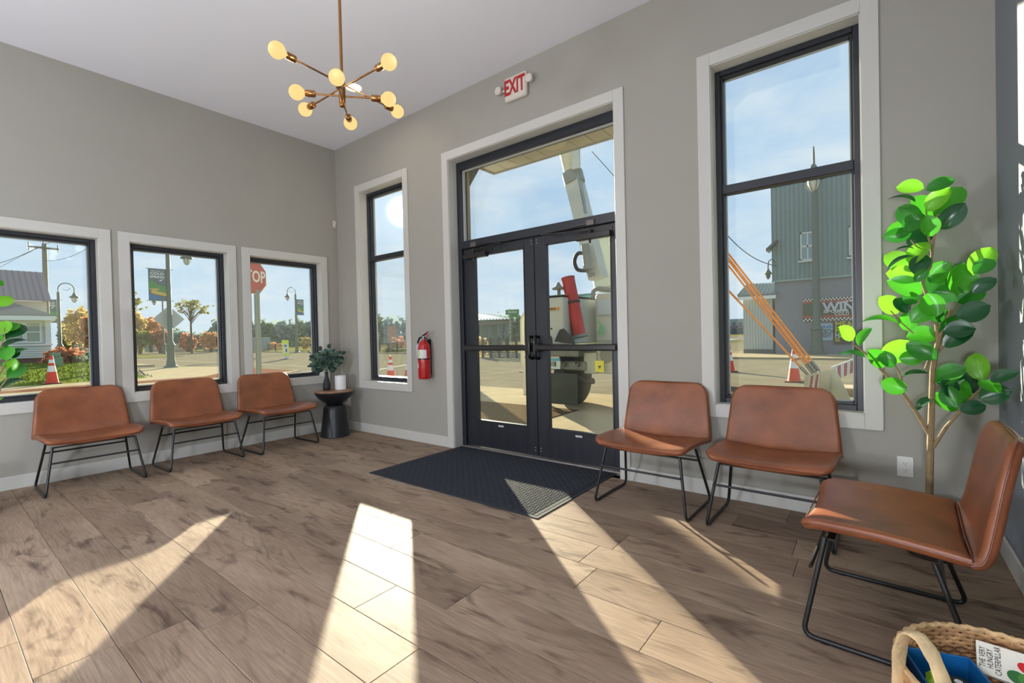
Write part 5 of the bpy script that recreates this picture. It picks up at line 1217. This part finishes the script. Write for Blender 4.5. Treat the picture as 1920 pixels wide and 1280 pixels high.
# ---- building across the street: corrugated upper floors, smooth grey ground floor
BY = 22.9
bg_ = thing('bar_building', 'large grey green corrugated building with checkered sports bar front across the street', 'building', tuple(at(1530, 665, 1, BY)))
xl = at(1453, 600, 1, BY).x; zt = at(1455, 348, 1, BY).z; zm = at(1455, 527, 1, BY).z; x2 = xl+9.5
CORR = mat('corrugated_teal', (122, 146, 150), .6, .0, var=.06, scale=2); SMO = mat('smooth_grey_wall', (126, 130, 138), .8, var=.06)
MB().box((xl, BY, GZ), (x2, BY+9, zm)).build('lower_wall', SMO, bg_)
MB().box((xl-.08, BY-.06, zm), (x2, BY+9, zt)).build('upper_wall', CORR, bg_)
rb = MB(); x = xl-.08
while x < x2: rb.box((x, BY-.105, zm), (x+.05, BY-.06, zt)); x += .19
rb.build('corrugations', mat('corrugation_rib', (98, 122, 126), .55), bg_, kind='stuff')
MB().box((xl-.1, BY-.12, zm-.06), (x2, BY-.04, zm+.03)).build('base_flashing', mat('flashing_pale', (134, 158, 156), .5), bg_)
for (ua, ub, va, vb) in ((1501, 1528, 433, 489), (1592, 1612, 421, 482)):
    a = at(ua, vb, 1, BY-.12); b = at(ub, va, 1, BY-.12); f_ = MB(); w_ = .07
    f_.box((a.x, BY-.16, a.z), (b.x, BY-.06, a.z+w_)); f_.box((a.x, BY-.16, b.z-w_), (b.x, BY-.06, b.z)); f_.box((a.x, BY-.16, a.z), (a.x+w_, BY-.06, b.z)); f_.box((b.x-w_, BY-.16, a.z), (b.x, BY-.06, b.z))
    f_.box(((a.x+b.x)/2-.03, BY-.15, a.z), ((a.x+b.x)/2+.03, BY-.06, b.z)); f_.box((a.x, BY-.15, (a.z+b.z)/2-.05), (b.x, BY-.06, (a.z+b.z)/2+.05)); f_.box((a.x-.08, BY-.2, a.z-.08), (b.x+.08, BY-.05, a.z))
    wf = f_.build('window', mat('old_window_white', (196, 206, 200), .6), bg_); MB().box((a.x+w_, BY-.12, a.z+w_), (b.x-w_, BY-.10, b.z-w_)).build('pane', mat('old_pane', (120, 146, 158), .15, spec=.8), wf)
# small entrance hood at the left edge
a = at(1436, 466, 1, BY-.6); b = at(1456, 448, 1, BY-.6)
MB().prism([a, b, b+Vector((0, 0, -.12)), a+Vector((0, 0, -.12))], (0, .9, 0)).build('gable_eave', mat('hood_dark', (78, 84, 84), .6), bg_)
# sign band: checks, red stripes, dark panel, lettering
CK1 = mat('check_white', (214, 214, 206), .5); CK2 = mat('check_black', (34, 34, 38), .5); RD = mat('sign_stripe_red', (168, 70, 66), .5)
sa = at(1506, 603, 1, BY-.05); sb_ = at(1640, 603, 1, BY-.05)
def zz(v, u=1555): return at(u, v, 1, BY-.05).z
sg = MB().box((sa.x, BY-.06, zz(601)), (sb_.x, BY, zz(558))).build('sign_board', mat('sign_green_panel', (72, 84, 70), .6), bg_)
MB().box((at(1528, 580, 1, BY).x+1.05, BY-.075, zz(592)), (sb_.x, BY-.055, zz(566))).build('sign_panel', mat('sign_black_panel', (26, 30, 36), .5), sg)
for va, vb in ((558, 563), (595.5, 601)):
    ck = [MB(), MB()]; x = sa.x; i = 0; hq = (zz(va)-zz(vb))/2
    while x < sb_.x:
        for r_ in (0, 1): ck[(i+r_) % 2].box((x, BY-.075, zz(vb)+hq*r_), (x+hq*1.1, BY-.06, zz(vb)+hq*(r_+1)))
        x += hq*1.1; i += 1
    ck[0].build('checks', CK1, sg, kind='stuff'); ck[1].build('checks', CK2, sg, kind='stuff')
for va, vb in ((563.2, 567), (591, 595)): MB().box((sa.x, BY-.075, zz(vb)), (sb_.x, BY-.06, zz(va))).build('red_stripe', RD, sg)
xw = at(1543, 577, 1, BY).x
text('lettering', 'WINNERS', .62, (xw, BY-.085, zz(576.5)), (1, 0, 0), (0, 0, 1), mat('silver_letters', (188, 196, 206), .4), sg, ext=.01, align='LEFT', sx=.98, off=.018)
text('lettering', 'SPORTS BAR', .21, (xw+.02, BY-.085, zz(584)), (1, 0, 0), (0, 0, 1), CK1, sg, ext=.008, align='LEFT', sx=1.35, off=.004)
text('lettering', 'COLD SPRING - MN', .19, (xw+.45, BY-.085, zz(589.2)), (1, 0, 0), (0, 0, 1), CK1, sg, ext=.008, align='LEFT', sx=1.1, off=.004)
sw = MB(); q0 = at(1567, 571, 1, BY-.08)
for i in range(9): sw.box((q0.x+i*.13, BY-.09, q0.z+.04*math.sin(i*.5)+.02*i), (q0.x+i*.13+.09, BY-.078, q0.z+.07+.04*math.sin(i*.5)+.02*i))
sw.build('flag_swoosh', CK1, sg, kind='stuff')
# posters in the bar's window
p0 = at(1539, 638, 1, BY-.02); p1 = at(1561, 606, 1, BY-.02)
po_ = MB().box((p0.x, BY-.05, p0.z), (p1.x, BY, p1.z)).build('poster', mat('poster_pale_blue', (158, 190, 204), .5), bg_)
cx_ = (p0.x+p1.x)/2; hz_ = p1.z-p0.z
text('lettering', 'BUSCH', .30, (cx_-.02, BY-.055, p0.z+hz_*.52), (1, 0, 0), (0, 0, 1), mat('poster_navy', (28, 40, 66), .5), po_, ext=.004, sx=.62, off=.006)
text('lettering', 'LIGHT', .22, (cx_-.02, BY-.055, p0.z+hz_*.27), (1, 0, 0), (0, 0, 1), mat('poster_navy', 0), po_, ext=.004, sx=.7, off=.004)
MB().prism([(cx_-.28, BY-.054, p0.z+hz_*.72), (cx_-.1, BY-.054, p0.z+hz_*.93), (cx_, BY-.054, p0.z+hz_*.82), (cx_+.12, BY-.054, p0.z+hz_*.95), (cx_+.28, BY-.054, p0.z+hz_*.72)], (0, .004, 0)).build('mountain_print', mat('poster_blue', (90, 140, 176), .5), po_)
p0 = at(1563, 645, 1, BY-.02); p1 = at(1612, 601, 1, BY-.02)
po_ = MB().box((p0.x, BY-.05, p0.z), (p1.x, BY, p1.z)).build('poster', mat('poster_black', (30, 28, 40), .5), bg_)
YL = mat('poster_yellow', (206, 196, 40), .5)
for s_, sz, q, m, sx__ in (('MEAT', .40, .86, YL, .8), ('FRYS', .40, .62, YL, .8), ('HAPPY HR', .26, .40, CK1, .8), ('$2.50', .24, .18, YL, .9)):
    pass
for s_, sz, q, m in (('MEAT', .40, .85, YL), ('FRI', .40, .60, YL), ('HA', .28, .38, CK1), ('52', .22, .19, YL)):
    text('lettering', s_, sz, (p0.x+.06, BY-.056, p0.z+(p1.z-p0.z)*q), (1, 0, 0), (0, 0, 1), m, po_, ext=.004, align='LEFT', sx=.85, off=.008)
# white metal shed with a ribbed grey roof, left of the building
sh_ = thing('metal_shed', 'pale ribbed metal shed with a low grey roof beside the corrugated building', 'shed', tuple(at(1420, 662, 1, BY)))
xa = at(1394, 600, 1, BY).x; za = at(1420, 557, 1, BY).z
MB().box((xa, BY+.02, GZ), (xl-.1, BY+5, za)).build('wall', mat('shed_white', (186, 192, 188), .6), sh_)
MB().box((xa-.02, BY-.01, GZ), (xl-.1, BY+.02, GZ+.28)).build('plinth', mat('shed_plinth', (84, 90, 90), .7), sh_)
rb = MB(); x = xa
while x < xl-.12: rb.box((x, BY-.02, GZ+.28), (x+.03, BY+.02, za)); x += .13
rb.build('wall_ribs', mat('shed_rib', (170, 178, 174), .5), sh_, kind='stuff')
Rf = [at(1383, 557, 1, BY-.35), at(1455, 553, 1, BY-.35), at(1455, 533, 1, BY+2.4), at(1402, 535, 1, BY+2.4)]
MB().prism(Rf, (0, 0, .08)).build('roof', mat('shed_roof', (112, 122, 120), .5, .2), sh_)
rb = MB()
for i in range(10): rb.tube([Rf[0].lerp(Rf[1], i/9)+Vector((0, 0, .1)), Rf[3].lerp(Rf[2], i/9)+Vector((0, 0, .1))], .03, 4)
rb.build('roof_ribs', mat('shed_roof_rib', (92, 102, 100), .5, .2), sh_, kind='stuff')
MB().prism([Rf[0]-Vector((0, 0, .16)), Rf[1]-Vector((0, 0, .16)), Rf[1], Rf[0]], (0, -.05, 0)).build('fascia', mat('stem_white', 0), sh_)
# far two-storey brick building at the left of the tall window
FY = 150
fb = thing('far_building', 'distant grey two storey building with arched openings at the left of the tall window', 'building', tuple(at(1375, 625, 1, FY)))
def fz(v): return at(1375, v, 1, FY).z
x0 = at(1335, 610, 1, FY).x; x1 = at(1400, 610, 1, FY).x
MB().box((x0, FY, GZ), (x1, FY+12, fz(611))).build('lower_wall', mat('far_brick', (138, 132, 132), .9), fb)
MB().box((x0, FY-.2, fz(611)), (x1, FY+12, fz(598))).build('upper_wall', mat('far_render', (156, 160, 162), .9), fb)
for k in range(5):
    u = 1340+12*k; a = at(u-2.4, 609, 1, FY-.3); b = at(u+2.4, 604, 1, FY-.3)
    MB().box((a.x, FY-.4, a.z), (b.x, FY, b.z)).build('window', mat('far_window', (98, 108, 120), .3), fb)
    c = at(u, 622, 1, FY-.1); w_ = (b.x-a.x)*.9
    MB().prism([(c.x-w_, FY-.1, fz(625)), (c.x+w_, FY-.1, fz(625))]+[(c.x+w_*math.cos(q), FY-.1, fz(619)+w_*math.sin(q)) for q in [i*PI/8 for i in range(9)]], (0, .08, 0)).build('arch', mat('far_arch', (104, 98, 98), .9), fb)
slab('ground_far_lawn', [(-75, 75), (-20, 75), (-20, 148), (-75, 148)], GZ+.03, mat('far_lawn', (130, 124, 70), .9, spec=0), .04)

# ---- utility truck with boom parked before the doors
TW = mat('truck_white', (186, 188, 176), .5, var=.08, scale=3); TG = mat('truck_grey', (120, 124, 116), .6, var=.1, scale=5); TD = mat('truck_dark', (52, 54, 50), .7, var=.2, scale=6)
RDC = mat('truck_red_tube', (176, 48, 44), .5, var=.1, scale=6); TEALM = mat('truck_teal', (90, 172, 160), .5)
TY = 3.3
tk = thing('utility_truck', 'white utility truck with boom, red tube and licence plate parked outside the right door leaf', 'truck', (2.2, 4.5, GZ))
def tq(u, v, y=TY): return at(u, v, 1, y)
def tbox(nm, u0_, v0_, u1_, v1_, m, y=TY, dp=.5, bev=.01, par=None):
    a = tq(u0_, v1_, y); b = tq(u1_, v0_, y); return MB().box((a.x, y, a.z), (b.x, y+dp, b.z), bev).build(nm, m, par or tk)
deck = tq(1100, 649)
bxm = tbox('tool_box', 992, 556, 1055, 646, TW, dp=1.6, bev=.02)
tbox('box_top', 992, 553, 1056, 557, TG, y=TY-.01, dp=1.6, par=bxm)
tbox('warning_plate', 1008, 576, 1047, 583, mat('plate_orange', (226, 150, 40), .5), y=TY-.02, dp=.01, bev=0, par=bxm)
a = tq(1027, 579.6, TY-.032); text('lettering', 'NOT GROUNDED', .055, a, (1, 0, 0), (0, 0, 1), mat('rubber_black', 0), bxm, ext=.001, sx=.75)
MB().sphere(tuple(tq(1034, 616, TY)), .018, 10, 6).build('latch', TD, bxm)
MB().prism([tq(1042, 640, TY-.1), tq(1078, 645, TY-.1), tq(1076, 636, TY-.1), tq(1058, 616, TY-.1), tq(1052, 618, TY-.1)], (0, -.05, 0)).build('gusset', TD, tk)
MB().tube(rounded([tq(1018, 650, TY-.2), tq(1018, 630, TY-.2), tq(1033, 630, TY-.2), tq(1034, 650, TY-.2)], .05), .022, 8).build('grab_handle', mat('black_hardware', 0), tk, smooth=True)
tb0 = tq(1087, 629, TY+.3); tb1 = tq(1065, 523, TY+.3)
rtb = MB().tube([tb0, tb1], [.112, .118], 24).build('red_tube', RDC, tk, smooth=True)
MB().tube([tb1, tb1+(tb1-tb0).normalized()*.03], .124, 24).build('tube_cap', mat('tube_cap', (150, 66, 56), .5), rtb, smooth=True)
md = tb0.lerp(tb1, .56); MB().tube([md, md+(tb1-tb0).normalized()*.04], .128, 24).build('tube_clamp', TD, rtb, smooth=True)
MB().tube([tb0-(tb1-tb0).normalized()*.03, tb0+(tb1-tb0).normalized()*.01], .15, 20).build('tube_foot', TG, rtb, smooth=True)
MB().tube([tq(1048, 556, TY+.2), tq(1048, 536, TY+.2)], .03, 8).build('beacon_stem', TG, tk)
MB().lathe([(.11, 0), (.12, .03), (.06, .06), (.02, .13), (.0001, .14)], tuple(tq(1047, 543, TY+.2)), 14).build('beacon', TG, tk, smooth=True)
# cab grille behind, seen over the deck
gr = tbox('cab_back', 1078, 550, 1118, 640, TG, y=TY+1.9, dp=1.2, bev=.05)
tbox('cab_window', 1082, 549, 1113, 558, mat('cab_glass', (84, 120, 124), .15, spec=.8), y=TY+1.86, dp=.04, bev=.005, par=gr)
tbox('teal_band', 1081, 553, 1113, 559, TEALM, y=TY+1.84, dp=.02, bev=0, par=gr); tbox('teal_panel', 1080, 561, 1115, 580, mat('pale_teal', (112, 176, 158), .5), y=TY+1.84, dp=.04, bev=0, par=gr)
gm_ = MB()
for i in range(9):
    u = 1087+i*2.7
    gm_.tube([tq(u, 564, TY+1.82), tq(u+6, 578, TY+1.82)], .012, 4); gm_.tube([tq(u+6, 564, TY+1.82), tq(u, 578, TY+1.82)], .008, 4)
gm_.build('grille_mesh', mat('grille_brown', (110, 104, 88), .6), gr, kind='stuff')
tbox('hose_box', 1083, 585, 1115, 636, TG, y=TY+1.2, dp=.5, bev=.02)
MB().tube([tq(1083, 575, TY+.9), tq(1087, 610, TY+.8), tq(1088, 640, TY+.8)], .035, 8).build('hose', TD, tk, smooth=True)
# turret and boom
tbox('turret', 1116, 548, 1150, 642, TW, y=TY+.9, dp=1.0, bev=.04); tbox('turret_panel', 1119, 560, 1148, 592, mat('turret_pale', (172, 186, 190), .4), y=TY+.86, dp=.04, bev=.02)
MB().tube(rounded([tq(1112, 560, TY+.85), tq(1112, 545, TY+.85), tq(1122, 540, TY+.85), tq(1150, 545, TY+.85)], .1), .04, 8).build('turret_rail', TG, tk, smooth=True)
gh = MB()
for i in range(5): gh.tube([tq(1118+i*2, 598+i*3, TY+.8), tq(1126, 606, TY+.8), tq(1124+i*2, 616, TY+.8), tq(1120+i*3, 628, TY+.8)], .010, 5)
gh.build('green_hoses', mat('hose_green', (84, 176, 110), .5), tk, smooth=True)
BYY = TY+1.0
b0 = tq(1122, 522, BYY); b1 = tq(1103, 440, BYY); b2 = tq(1077, 340, BYY); b3 = tq(1056, 250, BYY)
def beam(pts, w_, h_, nm, m):
    mb = MB(); a, b = Vector(pts[0]), Vector(pts[1]); d = (b-a).normalized(); s_ = Vector((0, 1, 0)); u_ = d.cross(s_).normalized(); s_ = u_.cross(d)
    vs = []
    for p in (a, b):
        for i, j in ((-1, -1), (1, -1), (1, 1), (-1, 1)): vs.append(p+u_*(i*w_/2)+s_*(j*h_/2))
    mb.add(vs, [(0, 3, 2, 1), (4, 5, 6, 7), (0, 1, 5, 4), (1, 2, 6, 5), (2, 3, 7, 6), (3, 0, 4, 7)]); return mb.build(nm, m, tk)
beam((b0, b2), .27, .30, 'lower_boom', TW)
MB().tube([b2-(b2-b1).normalized()*.05, b2+(b2-b1).normalized()*.18], .20, 16).build('boom_collar', TG, tk, smooth=True)
MB().tube([b2, b3], .155, 20).build('upper_boom', mat('fibreglass_boom', (206, 194, 156), .45, var=.08, scale=4), tk, smooth=True)
MB().tube([tq(1097, 400, BYY-.25), tq(1084, 328, BYY-.25)], .02, 6).tube([tq(1100, 400, BYY-.25), tq(1089, 330, BYY-.25)], .01, 5).build('boom_rod', mat('rod_steel', (130, 134, 130), .3, .8), tk, smooth=True)
tbox('boom_bracket', 1072, 276, 1085, 318, TW, y=BYY-.2, dp=.06, bev=.005)
MB().tube(rounded([tq(1104, 474, BYY-.3), tq(1082, 474, BYY-.3), tq(1076, 490, BYY-.3), tq(1082, 507, BYY-.3), tq(1104, 507, BYY-.3)], .3, 6), .036, 10).build('boom_hose', TD, tk, smooth=True)
MB().tube([tq(1097, 458, BYY-.3), tq(1103, 505, BYY-.3)], .075, 14).tube([tq(1104, 505, BYY-.3), tq(1107, 519, BYY-.3)], .03, 8).build('hydraulic_cylinder', TG, tk, smooth=True)
bq_ = MB(); 
for u, v in ((1095, 505), (1101, 512), (1108, 516)): bq_.box(tuple(tq(u, v, BYY-.35)), tuple(tq(u+6, v-5, BYY-.2)))
bq_.build('knuckle', TG, tk, kind='stuff')
# bucket, rounded translucent liner above the turret
bc = tq(1148, 500, TY+2.2)
MB().lathe([(.30, -.52), (.40, -.44), (.45, .1), (.48, .52), (.52, .55), (.50, .58)], tuple(bc), 20).build('bucket', mat('bucket_white', (188, 196, 180), .45, var=.05, scale=3), tk, smooth=True)
# deck, rear frame, lights, plate, flap, wheels
MB().box((tq(1000, 649).x, TY-.25, deck.z-.03), (tq(1150, 649).x+.8, TY+5.2, deck.z+.0), .01).build('deck', TW, tk)
MB().box((tq(1030, 660).x, TY-.2, tq(1100, 668).z), (tq(1095, 660).x, TY+4.6, deck.z-.03), .02).build('frame_rail', TG, tk)
tbox('rear_crossmember', 1004, 678, 1097, 692, TG, y=TY-.1, dp=.2, bev=.02)
for u in (1058, 1083): MB().tube(arc(tq(u, 682, TY-.14), .04, -PI/2, PI, 8, (1, 0, 0), (0, 0, 1)), .012, 6).build('tow_hook', TD, tk, smooth=True)
pl2 = tbox('licence_plate', 1022, 671.5, 1050, 691, mat('plate_pale', (206, 222, 214), .5), y=TY-.16, dp=.012, bev=.003)
tbox('plate_band', 1022, 671.5, 1050, 676, mat('plate_sky', (90, 170, 196), .5), y=TY-.166, dp=.005, bev=0, par=pl2)
text('lettering', '6318', .125, tq(1034.5, 682.5, TY-.168), (1, 0, 0), (0, 0, 1), mat('plate_ink', (60, 36, 40), .5), pl2, ext=.001, sx=.72, off=.002)
tbox('side_locker', 1095, 661, 1118, 700, mat('locker_pale', (168, 174, 160), .5), y=TY-.05, dp=.6, bev=.01); tbox('side_locker', 1118, 655, 1152, 700, TW, y=TY+.0, dp=.6, bev=.02)
MB().lathe([(.10, 0), (.125, -.012), (.10, -.02), (.0001, -.015)], tuple(tq(1138, 666, TY-.0)), 24, axis='y').build('round_lamp', TG, tk, smooth=True)
yg = tbox('yellow_tag', 1116, 676, 1132, 697, mat('tag_yellow', (232, 222, 20), .5), y=TY-.08, dp=.006, bev=0)
a = tq(1124, 689, TY-.088); MB().prism([a+Vector((-.03, 0, .03)), a+Vector((.03, 0, .03)), a-Vector((0, 0, .02))], (0, .003, 0)).build('tag_mark', mat('rubber_black', 0), yg)
MB().prism([tq(1030, 699, TY-.1), tq(1062, 701, TY-.1), tq(1062, 712, TY-.1), tq(1030, 702, TY-.1)], (0, .05, 0)).build('step_bracket', mat('step_green', (128, 150, 124), .6), tk)
fl_ = tq(1030, 778, TY-.4); fr_ = tq(1083, 704, TY-.4)
MB().box((tq(1024, 740, TY-.4).x, TY-.4, GZ+.12), (tq(1083, 740, TY-.4).x, TY-.385, tq(1060, 700, TY-.4).z), .003).build('mud_flap', mat('mud_flap_rubber', (64, 70, 62), .85, var=.2, scale=4), tk)
TYR = mat('tyre_rubber', (44, 44, 42), .85, var=.15, scale=12)
for (x, y) in ((1.55, TY+.35), (1.55, TY+4.4), (2.92, TY+.35), (2.92, TY+4.4)):
    wh = MB().lathe([(.26, -.14), (.44, -.14), (.49, -.09), (.49, .09), (.44, .14), (.26, .14)], (x, y, GZ+.49), 28, axis='x').build('tyre', TYR, tk, smooth=True)
    MB().lathe([(.0001, -.10), (.10, -.11), (.24, -.06), (.26, -.13)], (x, y, GZ+.49), 24, axis='x').build('rim', TG, wh, smooth=True)
MB().tube([tq(1087, 706, TY), tq(1100, 716, TY), tq(1113, 714, TY)], .05, 10).build('hitch', TD, tk, smooth=True)
# light bar post left of the truck seen through the left leaf
mr_ = thing('bright_post', 'pale rounded upright bar at the right edge of the left door leaf', 'post', tuple(tq(980, 690, 4.2)))
MB().tube([(tq(984, 690, 4.2).x, 4.2, GZ+.04), tq(984, 690, 4.2), tq(980, 675, 4.2), tq(979, 600, 4.2), tq(984, 587, 4.2)], .045, 10).build('bar', mat('post_pale', (206, 200, 176), .5), mr_, smooth=True)

# ---- orange insulated poles and striped outrigger before the tall window
OG = mat('orange_fibreglass', (240, 142, 20), .4, var=.1, scale=6); SY = 2.6
for (a, b, r_, lb) in (((1340, 452), (1531, 700), .018, 'thickest orange pole of the slanting bundle outside the tall window'), ((1346, 450), (1538, 697), .011, 'orange pole along the upper side of the slanting bundle'), ((1338, 462), (1526, 703), .010, 'orange pole along the lower side of the slanting bundle'), ((1340, 517), (1518, 706), .012, 'separate orange pole below the slanting bundle')):
    P0, P1 = at(*a, 1, SY), at(*b, 1, SY-.1); d = (P1-P0).normalized()
    t = thing('orange_pole', lb, 'pole', tuple(P1), 0, 'orange insulated poles outside the tall window')
    MB().tube([P0-d*2.2, P1-d*.12], r_, 10).build('shaft', OG, t, smooth=True)
    MB().tube([P1-d*.14, P1-d*.02], r_*1.35, 8).tube([P1-d*.02, P1+d*.07], r_*.6, 6).build('metal_tip', mat('rod_steel', 0), t, smooth=True)
og = thing('striped_outrigger', 'red and white striped outrigger arm with a grey foot outside the tall window', 'outrigger', tuple(at(1560, 760, 1, 2.2)))
A0, A1 = at(1512, 742, 1, 2.3), at(1553, 712, 1, 2.3); B1 = at(1622, 684, 1, 3.0)
def quad(nm, p, m, par, d=(0, .04, 0)): return MB().prism(p, d).build(nm, m, par)
GP = mat('outrigger_pale', (196, 188, 158), .6); STW = mat('stripe_white', (206, 200, 190), .6); STR = mat('stripe_red', (160, 72, 62), .6)
def stripes(tl, tr, br, bl, n, nm, off):
    for i in range(n):
        t0, t1 = i/n, (i+1)/n; k = .45/n
        p = [tl.lerp(tr, min(1, t0+k)), tl.lerp(tr, min(1, t1+k)), bl.lerp(br, max(0, t1-k)), bl.lerp(br, max(0, t0-k))]
        quad('stripe', [q+Vector((0, -off, 0)) for q in p], STR if i % 2 else STW, og, (0, .01, 0))
q = lambda u, v, y=2.3: at(u, v, 1, y)
quad('front_plate', [q(1508, 704), q(1556, 694), q(1556, 752), q(1508, 762)], GP, og)
stripes(q(1514, 706), q(1538, 701), q(1536, 752), q(1510, 757), 5, 'a', .012)
stripes(q(1561, 690, 2.6), q(1622, 668, 3.1), q(1622, 688, 3.1), q(1568, 712, 2.6), 10, 'b', .0)
MB().prism([q(1558, 688, 2.62), q(1622, 664, 3.12), q(1622, 668, 3.12), q(1560, 692, 2.62)], (0, .06, 0)).build('top_flange', mat('flange_pale', (214, 214, 204), .5), og)
MB().prism([q(1552, 695, 2.4), q(1566, 692, 2.4), q(1600, 762, 2.2), q(1606, 772, 2.2), q(1578, 774, 2.2), q(1556, 740, 2.3)], (0, .08, 0)).build('foot_arm', GP, og)
tag(MB().box((q(1572, 772, 2.5).x, 2.5, GZ+.035), (q(1625, 756, 2.5).x, 3.1, q(1600, 757, 2.5).z), .02).build('timber_block', mat('timber_grey', (112, 104, 84), .9, var=.2, scale=8)), 'weathered timber blocking under the outrigger outside the tall window', 'timber')
tag(MB().box((q(1566, 740, 3.4).x, 3.4, GZ+.035), (q(1625, 738, 3.4).x+.3, 3.9, q(1566, 727, 3.4).z), .02).build('timber_plank', mat('timber_pale', (170, 152, 118), .9, var=.2, scale=8)), 'pale timber plank lying behind the outrigger outside the tall window', 'timber')
